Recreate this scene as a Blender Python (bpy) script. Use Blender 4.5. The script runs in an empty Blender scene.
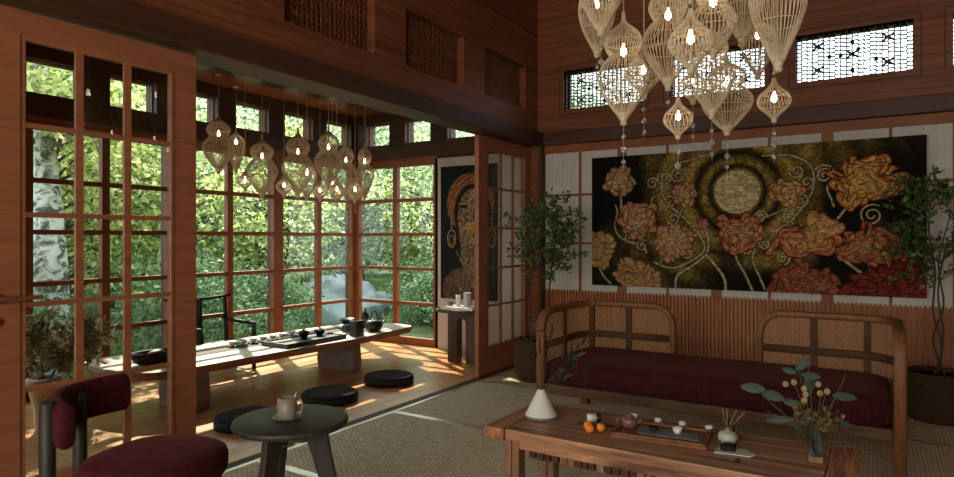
import bpy, math, random
import numpy as np
from mathutils import Vector, Matrix
random.seed(7)
COL = bpy.context.scene.collection
PI = math.pi
# ------------------------------------------------------------------ materials
MATS = {}
def nt(name):
    m = bpy.data.materials.new(name); m.use_nodes = True
    t = m.node_tree; t.nodes.clear()
    out = t.nodes.new('ShaderNodeOutputMaterial')
    MATS[name] = m
    return m, t, out
def N(t, kind, **kw):
    n = t.nodes.new(kind)
    for k, v in kw.items():
        if hasattr(n, k): setattr(n, k, v)
        else: n.inputs[k].default_value = v
    return n
def L(t, a, b): t.links.new(a, b)
def c4(c): return (c[0], c[1], c[2], 1.0)
def coords(t, scale, rot=(0,0,0), kind='Object'):
    tc = N(t, 'ShaderNodeTexCoord'); mp = N(t, 'ShaderNodeMapping')
    mp.inputs['Scale'].default_value = scale; mp.inputs['Rotation'].default_value = rot
    L(t, tc.outputs[kind], mp.inputs['Vector']); return mp.outputs[0]
def ramp(t, fac, stops):
    r = N(t, 'ShaderNodeValToRGB'); e = r.color_ramp.elements
    while len(e) < len(stops): e.new(0.5)
    for i, (p, c) in enumerate(stops): e[i].position = p; e[i].color = c4(c)
    L(t, fac, r.inputs[0]); return r.outputs[0]
def pbsdf(t, out, rough=.5, metal=0, spec=.5, **kw):
    p = N(t, 'ShaderNodeBsdfPrincipled'); p.inputs['Roughness'].default_value = rough
    p.inputs['Metallic'].default_value = metal; p.inputs['Specular IOR Level'].default_value = spec
    for k, v in kw.items(): p.inputs[k].default_value = v
    L(t, p.outputs[0], out.inputs[0]); return p
def bump(t, p, h, strength=.3, dist=.01):
    b = N(t, 'ShaderNodeBump'); b.inputs['Strength'].default_value = strength; b.inputs['Distance'].default_value = dist
    L(t, h, b.inputs['Height']); L(t, b.outputs[0], p.inputs['Normal'])
def wood(name, dark, light, scale=(.7,.7,14), rough=.5, spec=.4, contrast=(.3,.72), bmp=.15):
    m, t, out = nt(name); p = pbsdf(t, out, rough, 0, spec)
    v = coords(t, scale)
    n = N(t, 'ShaderNodeTexNoise'); n.inputs['Scale'].default_value = 1.6; n.inputs['Detail'].default_value = 7
    n.inputs['Roughness'].default_value = .62; n.inputs['Distortion'].default_value = .9
    L(t, v, n.inputs['Vector'])
    L(t, ramp(t, n.outputs[0], [(contrast[0], dark), (contrast[1], light)]), p.inputs['Base Color'])
    bump(t, p, n.outputs[0], bmp, .004); return m
def plain(name, col, rough=.5, metal=0, spec=.5, noise=0, nscale=20, bmp=0, **kw):
    m, t, out = nt(name); p = pbsdf(t, out, rough, metal, spec, **kw)
    n = N(t, 'ShaderNodeTexNoise'); n.inputs['Scale'].default_value = nscale; n.inputs['Detail'].default_value = 4
    L(t, coords(t, (1,1,1)), n.inputs['Vector'])
    lo = tuple(c*(1-noise) for c in col); hi = tuple(min(1, c*(1+noise)) for c in col)
    L(t, ramp(t, n.outputs[0], [(.3, lo), (.7, hi)]), p.inputs['Base Color'])
    if bmp: bump(t, p, n.outputs[0], bmp, .01)
    return m
M = {}
M['wall_wood'] = wood('wall_wood', (.125,.038,.015), (.28,.092,.036), (.5,.5,20), .5, .25, (.36,.66), .2)
M['beam_wood'] = wood('beam_wood', (.050,.019,.009), (.10,.038,.018), (.5,.5,12), .5, .3)
M['door_wood'] = wood('door_wood', (.24,.080,.034), (.36,.130,.058), (1.1,1.1,15), .42, .35)
M['frame_wood'] = wood('frame_wood', (.19,.060,.022), (.29,.100,.038), (2,2,3), .5, .2)
M['dark_frame'] = wood('dark_frame', (.050,.022,.012), (.095,.042,.022), (2,2,6), .5, .3)
M['slat_wood'] = wood('slat_wood', (.27,.095,.034), (.42,.165,.065), (9,9,1.2), .5, .3)
M['oak'] = wood('oak', (.13,.048,.018), (.24,.095,.038), (9,9,2), .5, .25)
M['dark_oak'] = wood('dark_oak', (.050,.023,.011), (.10,.047,.023), (4,4,9), .6, .12)
M['rustic'] = wood('rustic', (.10,.037,.017), (.50,.25,.13), (.9,22,5), .42, .45, (.36,.64), .5)
M['rustic_end'] = wood('rustic_end', (.12,.040,.018), (.52,.22,.10), (16,1.4,5), .42, .45, (.32,.68), .5)
M['rustic_orange'] = wood('rustic_orange', (.16,.045,.018), (.62,.25,.10), (24,1.8,5), .42, .4, (.40,.60), .5)
M['rail_wood'] = wood('rail_wood', (.06,.030,.015), (.13,.065,.032), (2,9,9), .5, .2)
M['rustic_leg'] = wood('rustic_leg', (.10,.045,.024), (.33,.17,.095), (13,13,1.2), .5, .4, (.3,.72), .35)
M['table_slab'] = wood('table_slab', (.66,.56,.47), (.82,.74,.66), (9,1.0,5), .3, .6)
M['slab_edge'] = wood('slab_edge', (.20,.10,.055), (.34,.18,.10), (2,2,12), .5, .3)
M['leg_stone'] = wood('leg_stone', (.17,.13,.10), (.25,.20,.16), (2,2,3), .6, .3)
M['console_wood'] = wood('console_wood', (.045,.024,.015), (.10,.055,.035), (9,9,1.5), .5, .35)
M['black_wood'] = wood('black_wood', (.008,.007,.006), (.016,.013,.012), (9,9,2), .6, .15)
M['grey_wood'] = wood('grey_wood', (.022,.018,.014), (.042,.035,.028), (9,9,1.5), .5, .3)
M['table_top'] = wood('table_top', (.022,.018,.015), (.045,.037,.030), (3,14,3), .5, .4)
M['dark_boards'] = wood('dark_boards', (.030,.022,.018), (.060,.045,.036), (9,1,3), .4, .4)
M['plaster'] = plain('plaster', (.50,.44,.39), .8, noise=.05, nscale=6)
M['cream_panel'] = plain('cream_panel', (.52,.47,.42), .75, noise=.06, nscale=9)
M['black'] = plain('black', (.009,.008,.008), .4, noise=.2)
M['iron'] = plain('iron', (.018,.016,.015), .45, metal=.4, noise=.3, nscale=60, bmp=.2)
M['chrome'] = plain('chrome', (.5,.45,.4), .25, metal=1)
M['bronze'] = plain('bronze', (.35,.16,.08), .35, metal=.7)
M['rattan'] = plain('rattan', (.55,.43,.28), .6, noise=.15, nscale=60)
M['cord'] = plain('cord', (.55,.45,.33), .6)
M['white_ceramic'] = plain('white_ceramic', (.72,.68,.62), .45, noise=.03)
M['cone_ceramic'] = plain('cone_ceramic', (.70,.66,.60), .6, noise=.04, nscale=30)
M['vase_cream'] = plain('vase_cream', (.62,.56,.47), .6, noise=.06, nscale=12)
M['clay'] = plain('clay', (.16,.075,.06), .35, noise=.15, nscale=30)
M['grey_stone'] = plain('grey_stone', (.14,.145,.15), .5, noise=.15, nscale=40)
M['celadon'] = plain('celadon', (.42,.42,.37), .3, noise=.1, nscale=30)
M['orange'] = plain('orange', (.85,.23,.02), .45, noise=.1, nscale=50, bmp=.2)
M['leaf_green'] = plain('leaf_green', (.05,.11,.03), .5)
M['basket'] = None
M['tea_cushion'] = plain('tea_cushion', (.020,.016,.014), .95, spec=.15, noise=.2, nscale=80)
M['runner'] = plain('runner', (.105,.085,.045), .75, noise=.25, nscale=90)
M['mug'] = plain('mug', (.24,.205,.15), .4, noise=.1)
M['linen'] = plain('linen', (.45,.45,.40), .8, noise=.06, nscale=40)
M['rock'] = plain('rock', (.27,.32,.34), .9, noise=.45, nscale=2.2, bmp=1)
M['bark'] = wood('bark', (.07,.055,.04), (.22,.19,.15), (7,7,1.5), .9, .1, (.3,.7), .8)
M['pale_bark'] = wood('pale_bark', (.10,.11,.09), (.72,.74,.66), (3.5,3.5,5), .9, .1, (.42,.58), .8)
M['soil'] = plain('soil', (.03,.022,.016), .95, noise=.3)
M['moss'] = plain('moss', (.07,.13,.035), .95, noise=.5, nscale=1.5, bmp=.5)
M['crystal'] = plain('crystal', (.92,.90,.85), .03, metal=.0, spec=1, noise=0, **{'Transmission Weight': .75})
M['wick'] = plain('wick', (.40,.22,.12), .7)

M['dark_stem'] = plain('dark_stem', (.05,.03,.018), .8)
def planks(name, dark, light, along='Y', width=.165, rough=.3, spec=.5, length=1.9):
    m, t, out = nt(name); p = pbsdf(t, out, rough, 0, spec)
    v = coords(t, (1,1,1), (0,0,-PI/2 if along == 'Y' else 0))
    b = N(t, 'ShaderNodeTexBrick', offset=.37, squash=1)
    b.inputs['Scale'].default_value = 1; b.inputs['Mortar Size'].default_value = .0035
    b.inputs['Brick Width'].default_value = length; b.inputs['Row Height'].default_value = width
    b.inputs['Color1'].default_value = (.25,.25,.25,1); b.inputs['Color2'].default_value = (1,1,1,1)
    b.inputs['Mortar'].default_value = (0,0,0,1); L(t, v, b.inputs['Vector'])
    n = N(t, 'ShaderNodeTexNoise'); n.inputs['Scale'].default_value = 1.5; n.inputs['Detail'].default_value = 6
    L(t, coords(t, (12,.9,9) if along == 'Y' else (.9,12,9)), n.inputs['Vector'])
    mx = N(t, 'ShaderNodeMixRGB'); mx.inputs[0].default_value = .45
    L(t, n.outputs[0], mx.inputs[1]); L(t, b.outputs['Color'], mx.inputs[2])
    col = ramp(t, mx.outputs[0], [(.3, dark), (.75, light)])
    m2 = N(t, 'ShaderNodeMixRGB'); L(t, b.outputs['Fac'], m2.inputs[0]); L(t, col, m2.inputs[1])
    m2.inputs[2].default_value = c4(tuple(c*.2 for c in dark)); L(t, m2.outputs[0], p.inputs['Base Color'])
    bump(t, p, b.outputs['Fac'], -.3, .003); return m
M['floor_planks'] = planks('floor_planks', (.36,.135,.036), (.72,.345,.12))
M['ceiling_boards'] = planks('ceiling_boards', (.17,.055,.022), (.30,.105,.045), 'X', .12, .5, .3)

def tatami():
    m, t, out = nt('tatami'); p = pbsdf(t, out, .75, 0, .3)
    v = coords(t, (1,1,1), (0,0,.0))
    b = N(t, 'ShaderNodeTexBrick', offset=.5); b.inputs['Scale'].default_value = 1
    b.inputs['Brick Width'].default_value = .045; b.inputs['Row Height'].default_value = .017
    b.inputs['Mortar Size'].default_value = .0032; b.inputs['Mortar Smooth'].default_value = .6
    b.inputs['Color1'].default_value = (.86,.69,.45,1); b.inputs['Color2'].default_value = (.62,.49,.31,1)
    b.inputs['Mortar'].default_value = (.16,.12,.075,1)
    L(t, v, b.inputs['Vector']); L(t, b.outputs[0], p.inputs['Base Color'])
    bump(t, p, b.outputs['Fac'], -.9, .006); return m
M['tatami'] = tatami()
M['mat_band'] = plain('mat_band', (.60,.53,.46), .28, metal=.6, spec=1, noise=.05)
def wicker():
    m, t, out = nt('wicker'); p = pbsdf(t, out, .8, 0, .1)
    tc = N(t, 'ShaderNodeTexCoord')
    w = N(t, 'ShaderNodeTexWave', bands_direction='Z'); w.inputs['Scale'].default_value = 24
    w.inputs['Distortion'].default_value = 1.2; w.inputs['Detail'].default_value = 2; w.inputs['Detail Scale'].default_value = 3
    L(t, tc.outputs['Object'], w.inputs['Vector'])
    L(t, ramp(t, w.outputs[1], [(.2, (.03,.017,.010)), (.8, (.15,.085,.046))]), p.inputs['Base Color'])
    bump(t, p, w.outputs[1], .9, .012); return m
M['basket'] = wicker()
def velvet(name, col, fringe=False):
    m, t, out = nt(name); p = pbsdf(t, out, .85, 0, .15)
    p.inputs['Sheen Weight'].default_value = .2; p.inputs['Sheen Roughness'].default_value = .4
    p.inputs['Sheen Tint'].default_value = (.55,.16,.13,1)
    n = N(t, 'ShaderNodeTexNoise'); n.inputs['Scale'].default_value = 1
    n.inputs['Detail'].default_value = 4; L(t, coords(t, (75,75,14) if fringe else (40,40,40)), n.inputs['Vector'])
    L(t, ramp(t, n.outputs[0], [(.35, tuple(c*.75 for c in col)), (.68, tuple(c*1.3 for c in col))]), p.inputs['Base Color'])
    bump(t, p, n.outputs[0], .9 if fringe else .15, .012); return m
M['velvet'] = velvet('velvet', (.040,.005,.0065), True)
M['velvet_smooth'] = velvet('velvet_smooth', (.058,.008,.010))
def glass(name, tint=(.93,.95,.93), refl=.0):
    m, t, out = nt(name)
    tr = N(t, 'ShaderNodeBsdfTransparent'); tr.inputs[0].default_value = c4(tint)
    gl = N(t, 'ShaderNodeBsdfGlossy'); gl.inputs['Roughness'].default_value = .02; gl.inputs[0].default_value = (.9,.9,.9,1)
    f = N(t, 'ShaderNodeLayerWeight'); f5 = N(t, 'ShaderNodeMath', operation='POWER'); f5.inputs[1].default_value = 5; L(t, f.outputs['Facing'], f5.inputs[0])
    a = N(t, 'ShaderNodeMath', operation='MULTIPLY_ADD'); a.inputs[1].default_value = .6; a.inputs[2].default_value = .018+refl; L(t, f5.outputs[0], a.inputs[0])
    mx = N(t, 'ShaderNodeMixShader'); L(t, a.outputs[0], mx.inputs[0]); L(t, tr.outputs[0], mx.inputs[1]); L(t, gl.outputs[0], mx.inputs[2])
    L(t, mx.outputs[0], out.inputs[0]); return m
M['glass'] = glass('glass'); M['door_glass'] = glass('door_glass', (.86,.86,.84), .01)
M['vase_glass'] = glass('vase_glass', (.62,.65,.66), .04)
def emit(name, col, s):
    m, t, out = nt(name); e = N(t, 'ShaderNodeEmission'); e.inputs[0].default_value = c4(col); e.inputs[1].default_value = s
    L(t, e.outputs[0], out.inputs[0]); return m
M['bulb'] = emit('bulb', (1,.80,.55), 15)
def leafmat(name, cols, trans=.4, rough=.5):
    m, t, out = nt(name)
    g = N(t, 'ShaderNodeNewGeometry')
    col = ramp(t, g.outputs['Random Per Island'], [(i/(len(cols)-1), c) for i, c in enumerate(cols)])
    p = N(t, 'ShaderNodeBsdfPrincipled'); p.inputs['Roughness'].default_value = rough; p.inputs['Specular IOR Level'].default_value = .3
    L(t, col, p.inputs['Base Color'])
    tl = N(t, 'ShaderNodeBsdfTranslucent'); L(t, col, tl.inputs[0])
    mx = N(t, 'ShaderNodeMixShader'); mx.inputs[0].default_value = trans
    L(t, p.outputs[0], mx.inputs[1]); L(t, tl.outputs[0], mx.inputs[2]); L(t, mx.outputs[0], out.inputs[0]); return m
M['leaf_a'] = leafmat('leaf_a', [(.07,.13,.05), (.40,.50,.15), (.72,.78,.32), (.95,.95,.60)], .55)
M['leaf_b'] = leafmat('leaf_b', [(.04,.09,.05), (.20,.33,.16), (.46,.60,.32), (.80,.86,.60)], .5)
M['leaf_c'] = leafmat('leaf_c', [(.04,.08,.045), (.22,.34,.20), (.54,.66,.48), (.85,.90,.78)], .45)
M['leaf_room'] = leafmat('leaf_room', [(.035,.07,.018), (.065,.12,.03), (.11,.17,.05)], .25)
M['leaf_sprig'] = leafmat('leaf_sprig', [(.012,.028,.010), (.03,.05,.018)], .1)
M['leaf_shrub'] = leafmat('leaf_shrub', [(.05,.12,.06), (.12,.24,.12), (.22,.36,.18), (.45,.55,.30)], .4)
M['leaf_bush'] = leafmat('leaf_bush', [(.09,.11,.045), (.18,.20,.09), (.34,.31,.16), (.45,.34,.20)], .4)
M['leaf_blue'] = leafmat('leaf_blue', [(.020,.040,.030), (.038,.062,.048)], .1)
M['petal'] = leafmat('petal', [(.20,.15,.05), (.33,.26,.11), (.42,.34,.2)], .2)
def attrmat(name, rough=.6):
    m, t, out = nt(name); p = pbsdf(t, out, .7, 0, .06)
    a = N(t, 'ShaderNodeAttribute', attribute_name='Art'); 
    n = N(t, 'ShaderNodeTexNoise'); n.inputs['Scale'].default_value = 1; n.inputs['Detail'].default_value = 4
    L(t, coords(t, (25,25,110)), n.inputs['Vector'])
    mx = N(t, 'ShaderNodeMixRGB', blend_type='MULTIPLY'); mx.inputs[0].default_value = .75
    L(t, a.outputs['Color'], mx.inputs[1]); L(t, ramp(t, n.outputs[0], [(.38, (.25,.25,.25)), (.6, (1.25,1.2,1.1))]), mx.inputs[2])
    L(t, mx.outputs[0], p.inputs['Base Color']); bump(t, p, n.outputs[0], .4, .004); return m
M['art'] = attrmat('art')

# ------------------------------------------------------------------ mesh helper
class MB:
    def __init__(s): s.v = []; s.f = []; s.m = []; s.mats = []; s.sm = []
    def mi(s, mat):
        if mat not in s.mats: s.mats.append(mat)
        return s.mats.index(mat)
    def add(s, vs, fs, mat=None, smooth=False):
        o = len(s.v); s.v += [tuple(v) for v in vs]
        k = s.mi(mat) if mat else 0
        for f in fs: s.f.append([i+o for i in f]); s.m.append(k); s.sm.append(smooth)
        return s
    def box(s, x0, x1, y0, y1, z0, z1, mat=None):
        return s.add([(x0,y0,z0),(x1,y0,z0),(x1,y1,z0),(x0,y1,z0),(x0,y0,z1),(x1,y0,z1),(x1,y1,z1),(x0,y1,z1)],
              [(0,3,2,1),(4,5,6,7),(0,1,5,4),(1,2,6,5),(2,3,7,6),(3,0,4,7)], mat)
    def prism(s, pts, z0, z1, mat=None, smooth=False):
        n = len(pts)
        return s.add([(x,y,z0) for x,y in pts]+[(x,y,z1) for x,y in pts],
            [tuple(range(n-1,-1,-1)), tuple(range(n,2*n))]+[(i,(i+1)%n,(i+1)%n+n,i+n) for i in range(n)], mat, smooth)
    def lathe(s, prof, n=24, c=(0,0,0), mat=None, smooth=True, cap=True, sx=1, sy=1):
        vs = []; fs = []
        for r, z in prof:
            for k in range(n):
                a = 2*PI*k/n; vs.append((c[0]+r*sx*math.cos(a), c[1]+r*sy*math.sin(a), c[2]+z))
        for i in range(len(prof)-1):
            for k in range(n):
                a, b = i*n+k, i*n+(k+1)%n; fs.append((a, b, b+n, a+n))
        if cap:
            fs.append(tuple(range(n-1,-1,-1))); fs.append(tuple(range((len(prof)-1)*n, len(prof)*n)))
        return s.add(vs, fs, mat, smooth)
    def tube(s, pts, r, n=6, mat=None, closed=False, smooth=True, section=None, cap=True):
        """sweep a circle (or a section of (u,v) offsets, v towards 'up') along pts; r a number or a list"""
        P = [Vector(p) for p in pts]; m = len(P); rs = r if isinstance(r, (list, tuple)) else [r]*m
        vs = []; fs = []; up = None
        for i, p in enumerate(P):
            if closed: t = P[(i+1)%m]-P[i-1]
            else: t = P[min(i+1,m-1)]-P[max(i-1,0)]
            if t.length < 1e-9: t = Vector((0,0,1))
            t.normalize()
            if up is None:
                up = Vector((0,0,1)) if abs(t.z) < .9 else Vector((0,1,0))
            u = t.cross(up)
            if u.length < 1e-6: u = t.orthogonal()
            u.normalize(); w = u.cross(t).normalized(); up = w
            if section:
                for (a, b) in section: vs.append(p+u*a*rs[i]+w*b*rs[i])
            else:
                for k in range(n):
                    a = 2*PI*k/n; vs.append(p+(u*math.cos(a)+w*math.sin(a))*rs[i])
        q = len(section) if section else n
        for i in range(m if closed else m-1):
            j = (i+1)%m
            for k in range(q):
                fs.append((i*q+k, i*q+(k+1)%q, j*q+(k+1)%q, j*q+k))
        if cap and not closed:
            fs.append(tuple(range(q-1,-1,-1))); fs.append(tuple(range((m-1)*q, m*q)))
        return s.add([tuple(v) for v in vs], fs, mat, smooth)
    def bar(s, a, b, w, d, mat=None):
        """box bar between points: w sideways, d the other way"""
        return s.tube([a, b], 1, mat=mat, smooth=False, section=[(-w/2,-d/2),(w/2,-d/2),(w/2,d/2),(-w/2,d/2)])
    def ball(s, c, r, n=12, mat=None, sx=1, sy=1, sz=1):
        prof = [(max(1e-4, r*math.sin(PI*i/n*1.0)), -r*sz*math.cos(PI*i/n)) for i in range(n+1)]
        return s.lathe(prof, max(8, n), c, mat, True, True, sx, sy)
    def build(s, name, mat=None, parent=None, bevel=0, loc=None, autosmooth=False):
        me = bpy.data.meshes.new(name); me.from_pydata(s.v, [], s.f); 
        mats = s.mats if s.mats else [mat]
        if s.mats and mat and mat not in s.mats and not s.mats: mats = [mat]
        for m in mats: me.materials.append(M[m] if isinstance(m, str) else m)
        if s.mats: me.polygons.foreach_set('material_index', s.m)
        me.polygons.foreach_set('use_smooth', s.sm); me.update()
        o = bpy.data.objects.new(name, me); COL.objects.link(o)
        if parent: o.parent = parent
        if loc: o.location = loc
        if bevel:
            b = o.modifiers.new('bevel', 'BEVEL'); b.width = bevel; b.segments = 2; b.limit_method = 'ANGLE'; b.angle_limit = .6
        return o
def tag(o, label=None, cat=None, group=None, kind=None):
    if label: o['label'] = label
    if cat: o['category'] = cat
    if group: o['group'] = group
    if kind: o['kind'] = kind
    return o
def thing(name, label, cat, loc=(0,0,0), rz=0, group=None):
    o = bpy.data.objects.new(name, None); COL.objects.link(o); o.location = loc; o.rotation_euler = (0,0,rz)
    o.empty_display_size = .05
    return tag(o, label, cat, group)
def struct(name, mb, mat=None, parent=None, bevel=0):
    o = mb.build(name, mat, parent, bevel)
    if not parent: o['kind'] = 'structure'
    return o
def kids(o): return [c for c in o.children]
def dup(root, loc, rz=0, label=None, group=None, scale=None):
    def rec(o, par):
        c = o.copy(); COL.objects.link(c)
        if par: c.parent = par
        for ch in list(o.children): rec(ch, c)
        return c
    src = list(root.children)
    r = root.copy(); COL.objects.link(r)
    for ch in src: rec(ch, r)
    r.location = loc; r.rotation_euler = (0,0,rz)
    if label: r['label'] = label
    if group: r['group'] = group
    if scale: r.scale = scale
    return r
def leaves_mesh(name, P, D, S, mat, parent=None, W=.5, jitter=.6, seed=1, fold=.15):
    """P (n,3) leaf bases, D (n,3) directions, S sizes: a pointed folded leaf of two quads each"""
    rng = np.random.default_rng(seed); n = len(P)
    D = D + rng.normal(0, jitter, (n,3)); D /= np.linalg.norm(D, axis=1)[:,None]+1e-9
    R = rng.normal(0, 1, (n,3)); U = np.cross(D, R); U /= np.linalg.norm(U, axis=1)[:,None]+1e-9
    Nn = np.cross(U, D); S = S[:,None]
    a = P; b = P+D*S*.45+U*S*W*.5+Nn*S*fold; c = P+D*S; d = P+D*S*.45-U*S*W*.5+Nn*S*fold
    V = np.stack([a,b,c,d], 1).reshape(-1,3)
    me = bpy.data.meshes.new(name); me.vertices.add(4*n); me.vertices.foreach_set('co', V.ravel().astype(np.float32))
    me.loops.add(4*n); me.loops.foreach_set('vertex_index', np.arange(4*n, dtype=np.int32))
    me.polygons.add(n); me.polygons.foreach_set('loop_start', np.arange(0,4*n,4, dtype=np.int32))
    me.materials.append(M[mat]); me.update(calc_edges=True); me.validate()
    o = bpy.data.objects.new(name, me); COL.objects.link(o)
    if parent: o.parent = parent
    return o
def rpts(cx, cy, r, x0, x1, y0, y1, n=5):
    """rounded rectangle outline"""
    pts = []
    for (ax, ay, a0) in ((x1-r, y0+r, -PI/2), (x1-r, y1-r, 0), (x0+r, y1-r, PI/2), (x0+r, y0+r, PI)):
        for k in range(n+1):
            a = a0+PI/2*k/n; pts.append((ax+r*math.cos(a), ay+r*math.sin(a)))
    return pts
exec_parts = []
# ------------------------------------------------------------------ the setting
XG, YP, XF, YB, XR = -3.112, 6.175, -5.77, -2.4, 2.3
struct('floor', MB().box(XF-.1, -3.165, YB, YP+.1, -.12, 0), 'floor_planks')
struct('floor_slab', MB().box(-3.165, XR+.1, YB, YP+.1, -.12, -.02), 'dark_oak')
struct('trim_1', MB().box(-3.165, -3.082, YB, YP, -.02, .004), 'dark_oak')
# woven floor mats in bands, edged with glossy cloth strips
mat_labels = {3: 'woven straw floor mat furthest from the camera, under both wicker baskets', 2: 'woven straw floor mat under the front of the burgundy daybed',
    1: 'woven straw floor mat beneath the rustic coffee table', 0: 'woven straw floor mat under the round black side table',
    -1: 'woven straw floor mat under the burgundy armchair, nearest the camera'}
for k in range(-1, 4):
    y0, y1 = 1.23*k+1.235, 1.23*k+2.465
    t = thing('floor_mat', mat_labels[k], 'floor mat', (0, y0, 0), 0, 'woven mats on the main room floor')
    y1 = min(y1, YP-.01)-y0
    MB().box(-3.046, XR-.01, .028, y1-.028, -.02, .006).build('woven_surface', 'tatami', t)
    e = MB(); e.box(-3.081, -3.047, 0, y1, -.02, .007); e.box(-3.047, XR-.01, 0, .028, -.02, .007); e.box(-3.047, XR-.01, y1-.028, y1, -.02, .007)
    b = e.build('edge_band', 'mat_band', t); b['label'] = 'smooth glossy cloth edging strip'
# sliding-door wall (left of the main room)
wl = MB(); ZP0, ZP1 = 2.652, 3.096
pan = [(-.77,.03), (.33,1.13), (1.43,1.90-.05)][:0]
PY = [(1.515,2.345), (2.70,3.54), (3.90,4.724), (5.079,5.90)]
wl.box(XG-.12, XG, YB, YP, 2.30, ZP0); wl.box(XG-.12, XG, YB, YP, ZP1, 4.1)
ys = [YB]+[v for p in PY for v in p]+[YP]
for i in range(0, len(ys), 2): wl.box(XG-.12, XG, ys[i], ys[i+1], ZP0, ZP1)
wl.box(XG-.12, XG-.10, PY[0][0], PY[-1][1], ZP0, ZP1)
wl.box(XG-.13, XG+.02, YB, 1.06, 0, 2.284)          # panelled part left of the doors
wl.box(-3.25, -3.04, 6.09, YP, 0, 2.284, )
wall_left = struct('wall_left', wl, 'wall_wood')
struct('trim_2', MB().box(-3.235, -2.99, YB, YP, 2.284, 2.418), 'beam_wood', bevel=.006)
s = MB(); s.box(XG, XG+.006, YB, YP, 3.48, 3.50); struct('trim_3', s, 'beam_wood')
struct('trim_4', MB().box(-3.05, -3.012, 6.06, YP-.02, 0, 2.284), 'dark_frame')
# lattice insert pattern
def lattice(mb, x0, x1, z0, z1, y0, y1, nx, nz, seed, t=.0075):
    """fretwork in the X-Z plane: verticals all through, short horizontals, a few cross blocks"""
    r = random.Random(seed); dx = (x1-x0)/nx; dz = (z1-z0)/nz
    for i in range(nx+1): mb.box(x0+i*dx-t/2, x0+i*dx+t/2, y0, y1, z0, z1)
    for i in range(nx):
        off = .4 if i % 3 == 1 else (.15 if i % 3 == 2 else 0)
        for j in range(nz):
            if r.random() < .06: continue
            z = z0+(j+off)*dz
            if z0 < z < z1: mb.box(x0+i*dx, x0+(i+1)*dx, y0, y1, z-t/2, z+t/2)
    for i, j in ((nx*.2, nz*.25), (nx*.2, nz*.75), (nx*.5, nz*.5), (nx*.8, nz*.25), (nx*.8, nz*.75)):
        cx, cz = x0+int(i)*dx, z0+int(j)*dz
        for s in (-1, 1): mb.bar((cx-dx, (y0+y1)/2, cz-s*dz*.9), (cx+dx, (y0+y1)/2, cz+s*dz*.9), t, y1-y0)
    for i, j in ((.3,.5), (.42,.5), (.58,.62), (.7,.38), (.5,.2), (.5,.8)):
        cx, cz = x0+int(nx*i)*dx, z0+int(nz*j)*dz
        mb.box(cx-dx*.35, cx+dx*.35, y0, y1, cz-dz*.45, cz+dz*.45)
for i, (a, b) in enumerate(PY):
    mb = MB(); lattice(mb, 0, b-a, ZP0, ZP1, -.004, .004, 20, 11, i, .010)
    o = mb.build('lattice_panel', 'wall_wood', wall_left); o.location = (XG-.07, a, 0); o.rotation_euler = (0,0,PI/2)
# back wall: upper wood with three fretwork windows, lower fluted cream panels, wainscot
WX = [(-2.80,-1.95), (-1.705,-.855), (-.605,.245), (.50,1.35)]; WZ0, WZ1 = 2.655, 3.062
wb = MB(); xs = [XG]+[v for p in WX for v in p]+[XR]
wb.box(XG, XR, YP, YP+.2, 2.25, WZ0); wb.box(XG, XR, YP, YP+.2, WZ1, 4.1)
for i in range(0, len(xs), 2): wb.box(xs[i], xs[i+1], YP, YP+.2, WZ0, WZ1)
wall_back = struct('wall_back', wb, 'wall_wood')
struct('wall_back_lower', MB().box(XG-.29, XR, YP+.0, YP+.2, 0, 2.25), 'wall_wood')
struct('trim_5', MB().box(-2.99, XR, YP-.11, YP, 2.284, 2.418), 'beam_wood', bevel=.006)
struct('trim_6', MB().box(-3.012, XR, YP-.035, YP, 2.20, 2.284), 'frame_wood')
for i, (a, b) in enumerate(WX):
    fr = MB(); e = .045
    for (p, q, r_, s_) in ((a-e, a, WZ0-e, WZ1+e), (b, b+e, WZ0-e, WZ1+e), (a, b, WZ0-e, WZ0), (a, b, WZ1, WZ1+e)): fr.box(p, q, YP-.012, YP+.15, r_, s_)
    w = struct('window_%d' % (i+1), fr, 'wall_wood')
    mb = MB(); lattice(mb, a, b, WZ0, WZ1, YP+.05, YP+.066, 20, 12, 20+i, .0085); mb.build('fretwork', 'dark_frame', w)
    MB().box(a, b, YP+.09, YP+.094, WZ0, WZ1).build('pane', 'glass', w)
    g = MB(); o_ = .012
    for (p, q, r_, s_) in ((a-e-o_, a-e, WZ0-e, WZ1+e), (b+e, b+e+o_, WZ0-e, WZ1+e), (a-e, b+e, WZ0-e-o_, WZ0-e), (a-e, b+e, WZ1+e, WZ1+e+o_)): g.box(p, q, YP-.004, YP+.01, r_, s_)
    g.build('frame_groove', 'dark_frame', w)
# cream fluted panels
cp = MB(); cp.box(-3.012, XR, YP-.012, YP, .75, 2.21)
x = -3.0
while x < XR: cp.box(x, x+.030, YP-.017, YP-.011, .75, 2.21); x += .042
struct('wall_back_panels', cp, 'cream_panel')
pp = MB()
for k in range(6):
    x = -3.06+.9*k
    pp.box(x-.045, x+.045, YP-.03, YP, .75, 2.21); pp.box(x+.45-.012, x+.45+.012, YP-.027, YP, .75, 2.21)
for z in (1.25, 1.755): pp.box(-3.012, XR, YP-.026, YP, z-.012, z+.012)
struct('trim_7', pp, 'frame_wood')
sl = MB(); sl.box(-3.012, XR, YP-.01, YP, 0, .765)
x = -3.005
while x < XR: sl.prism([(x,YP-.008),(x+.004,YP-.026),(x+.017,YP-.03),(x+.022,YP-.008)], 0, .765); x += .0335
struct('wall_back_wainscot', sl, 'slat_wood')
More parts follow.
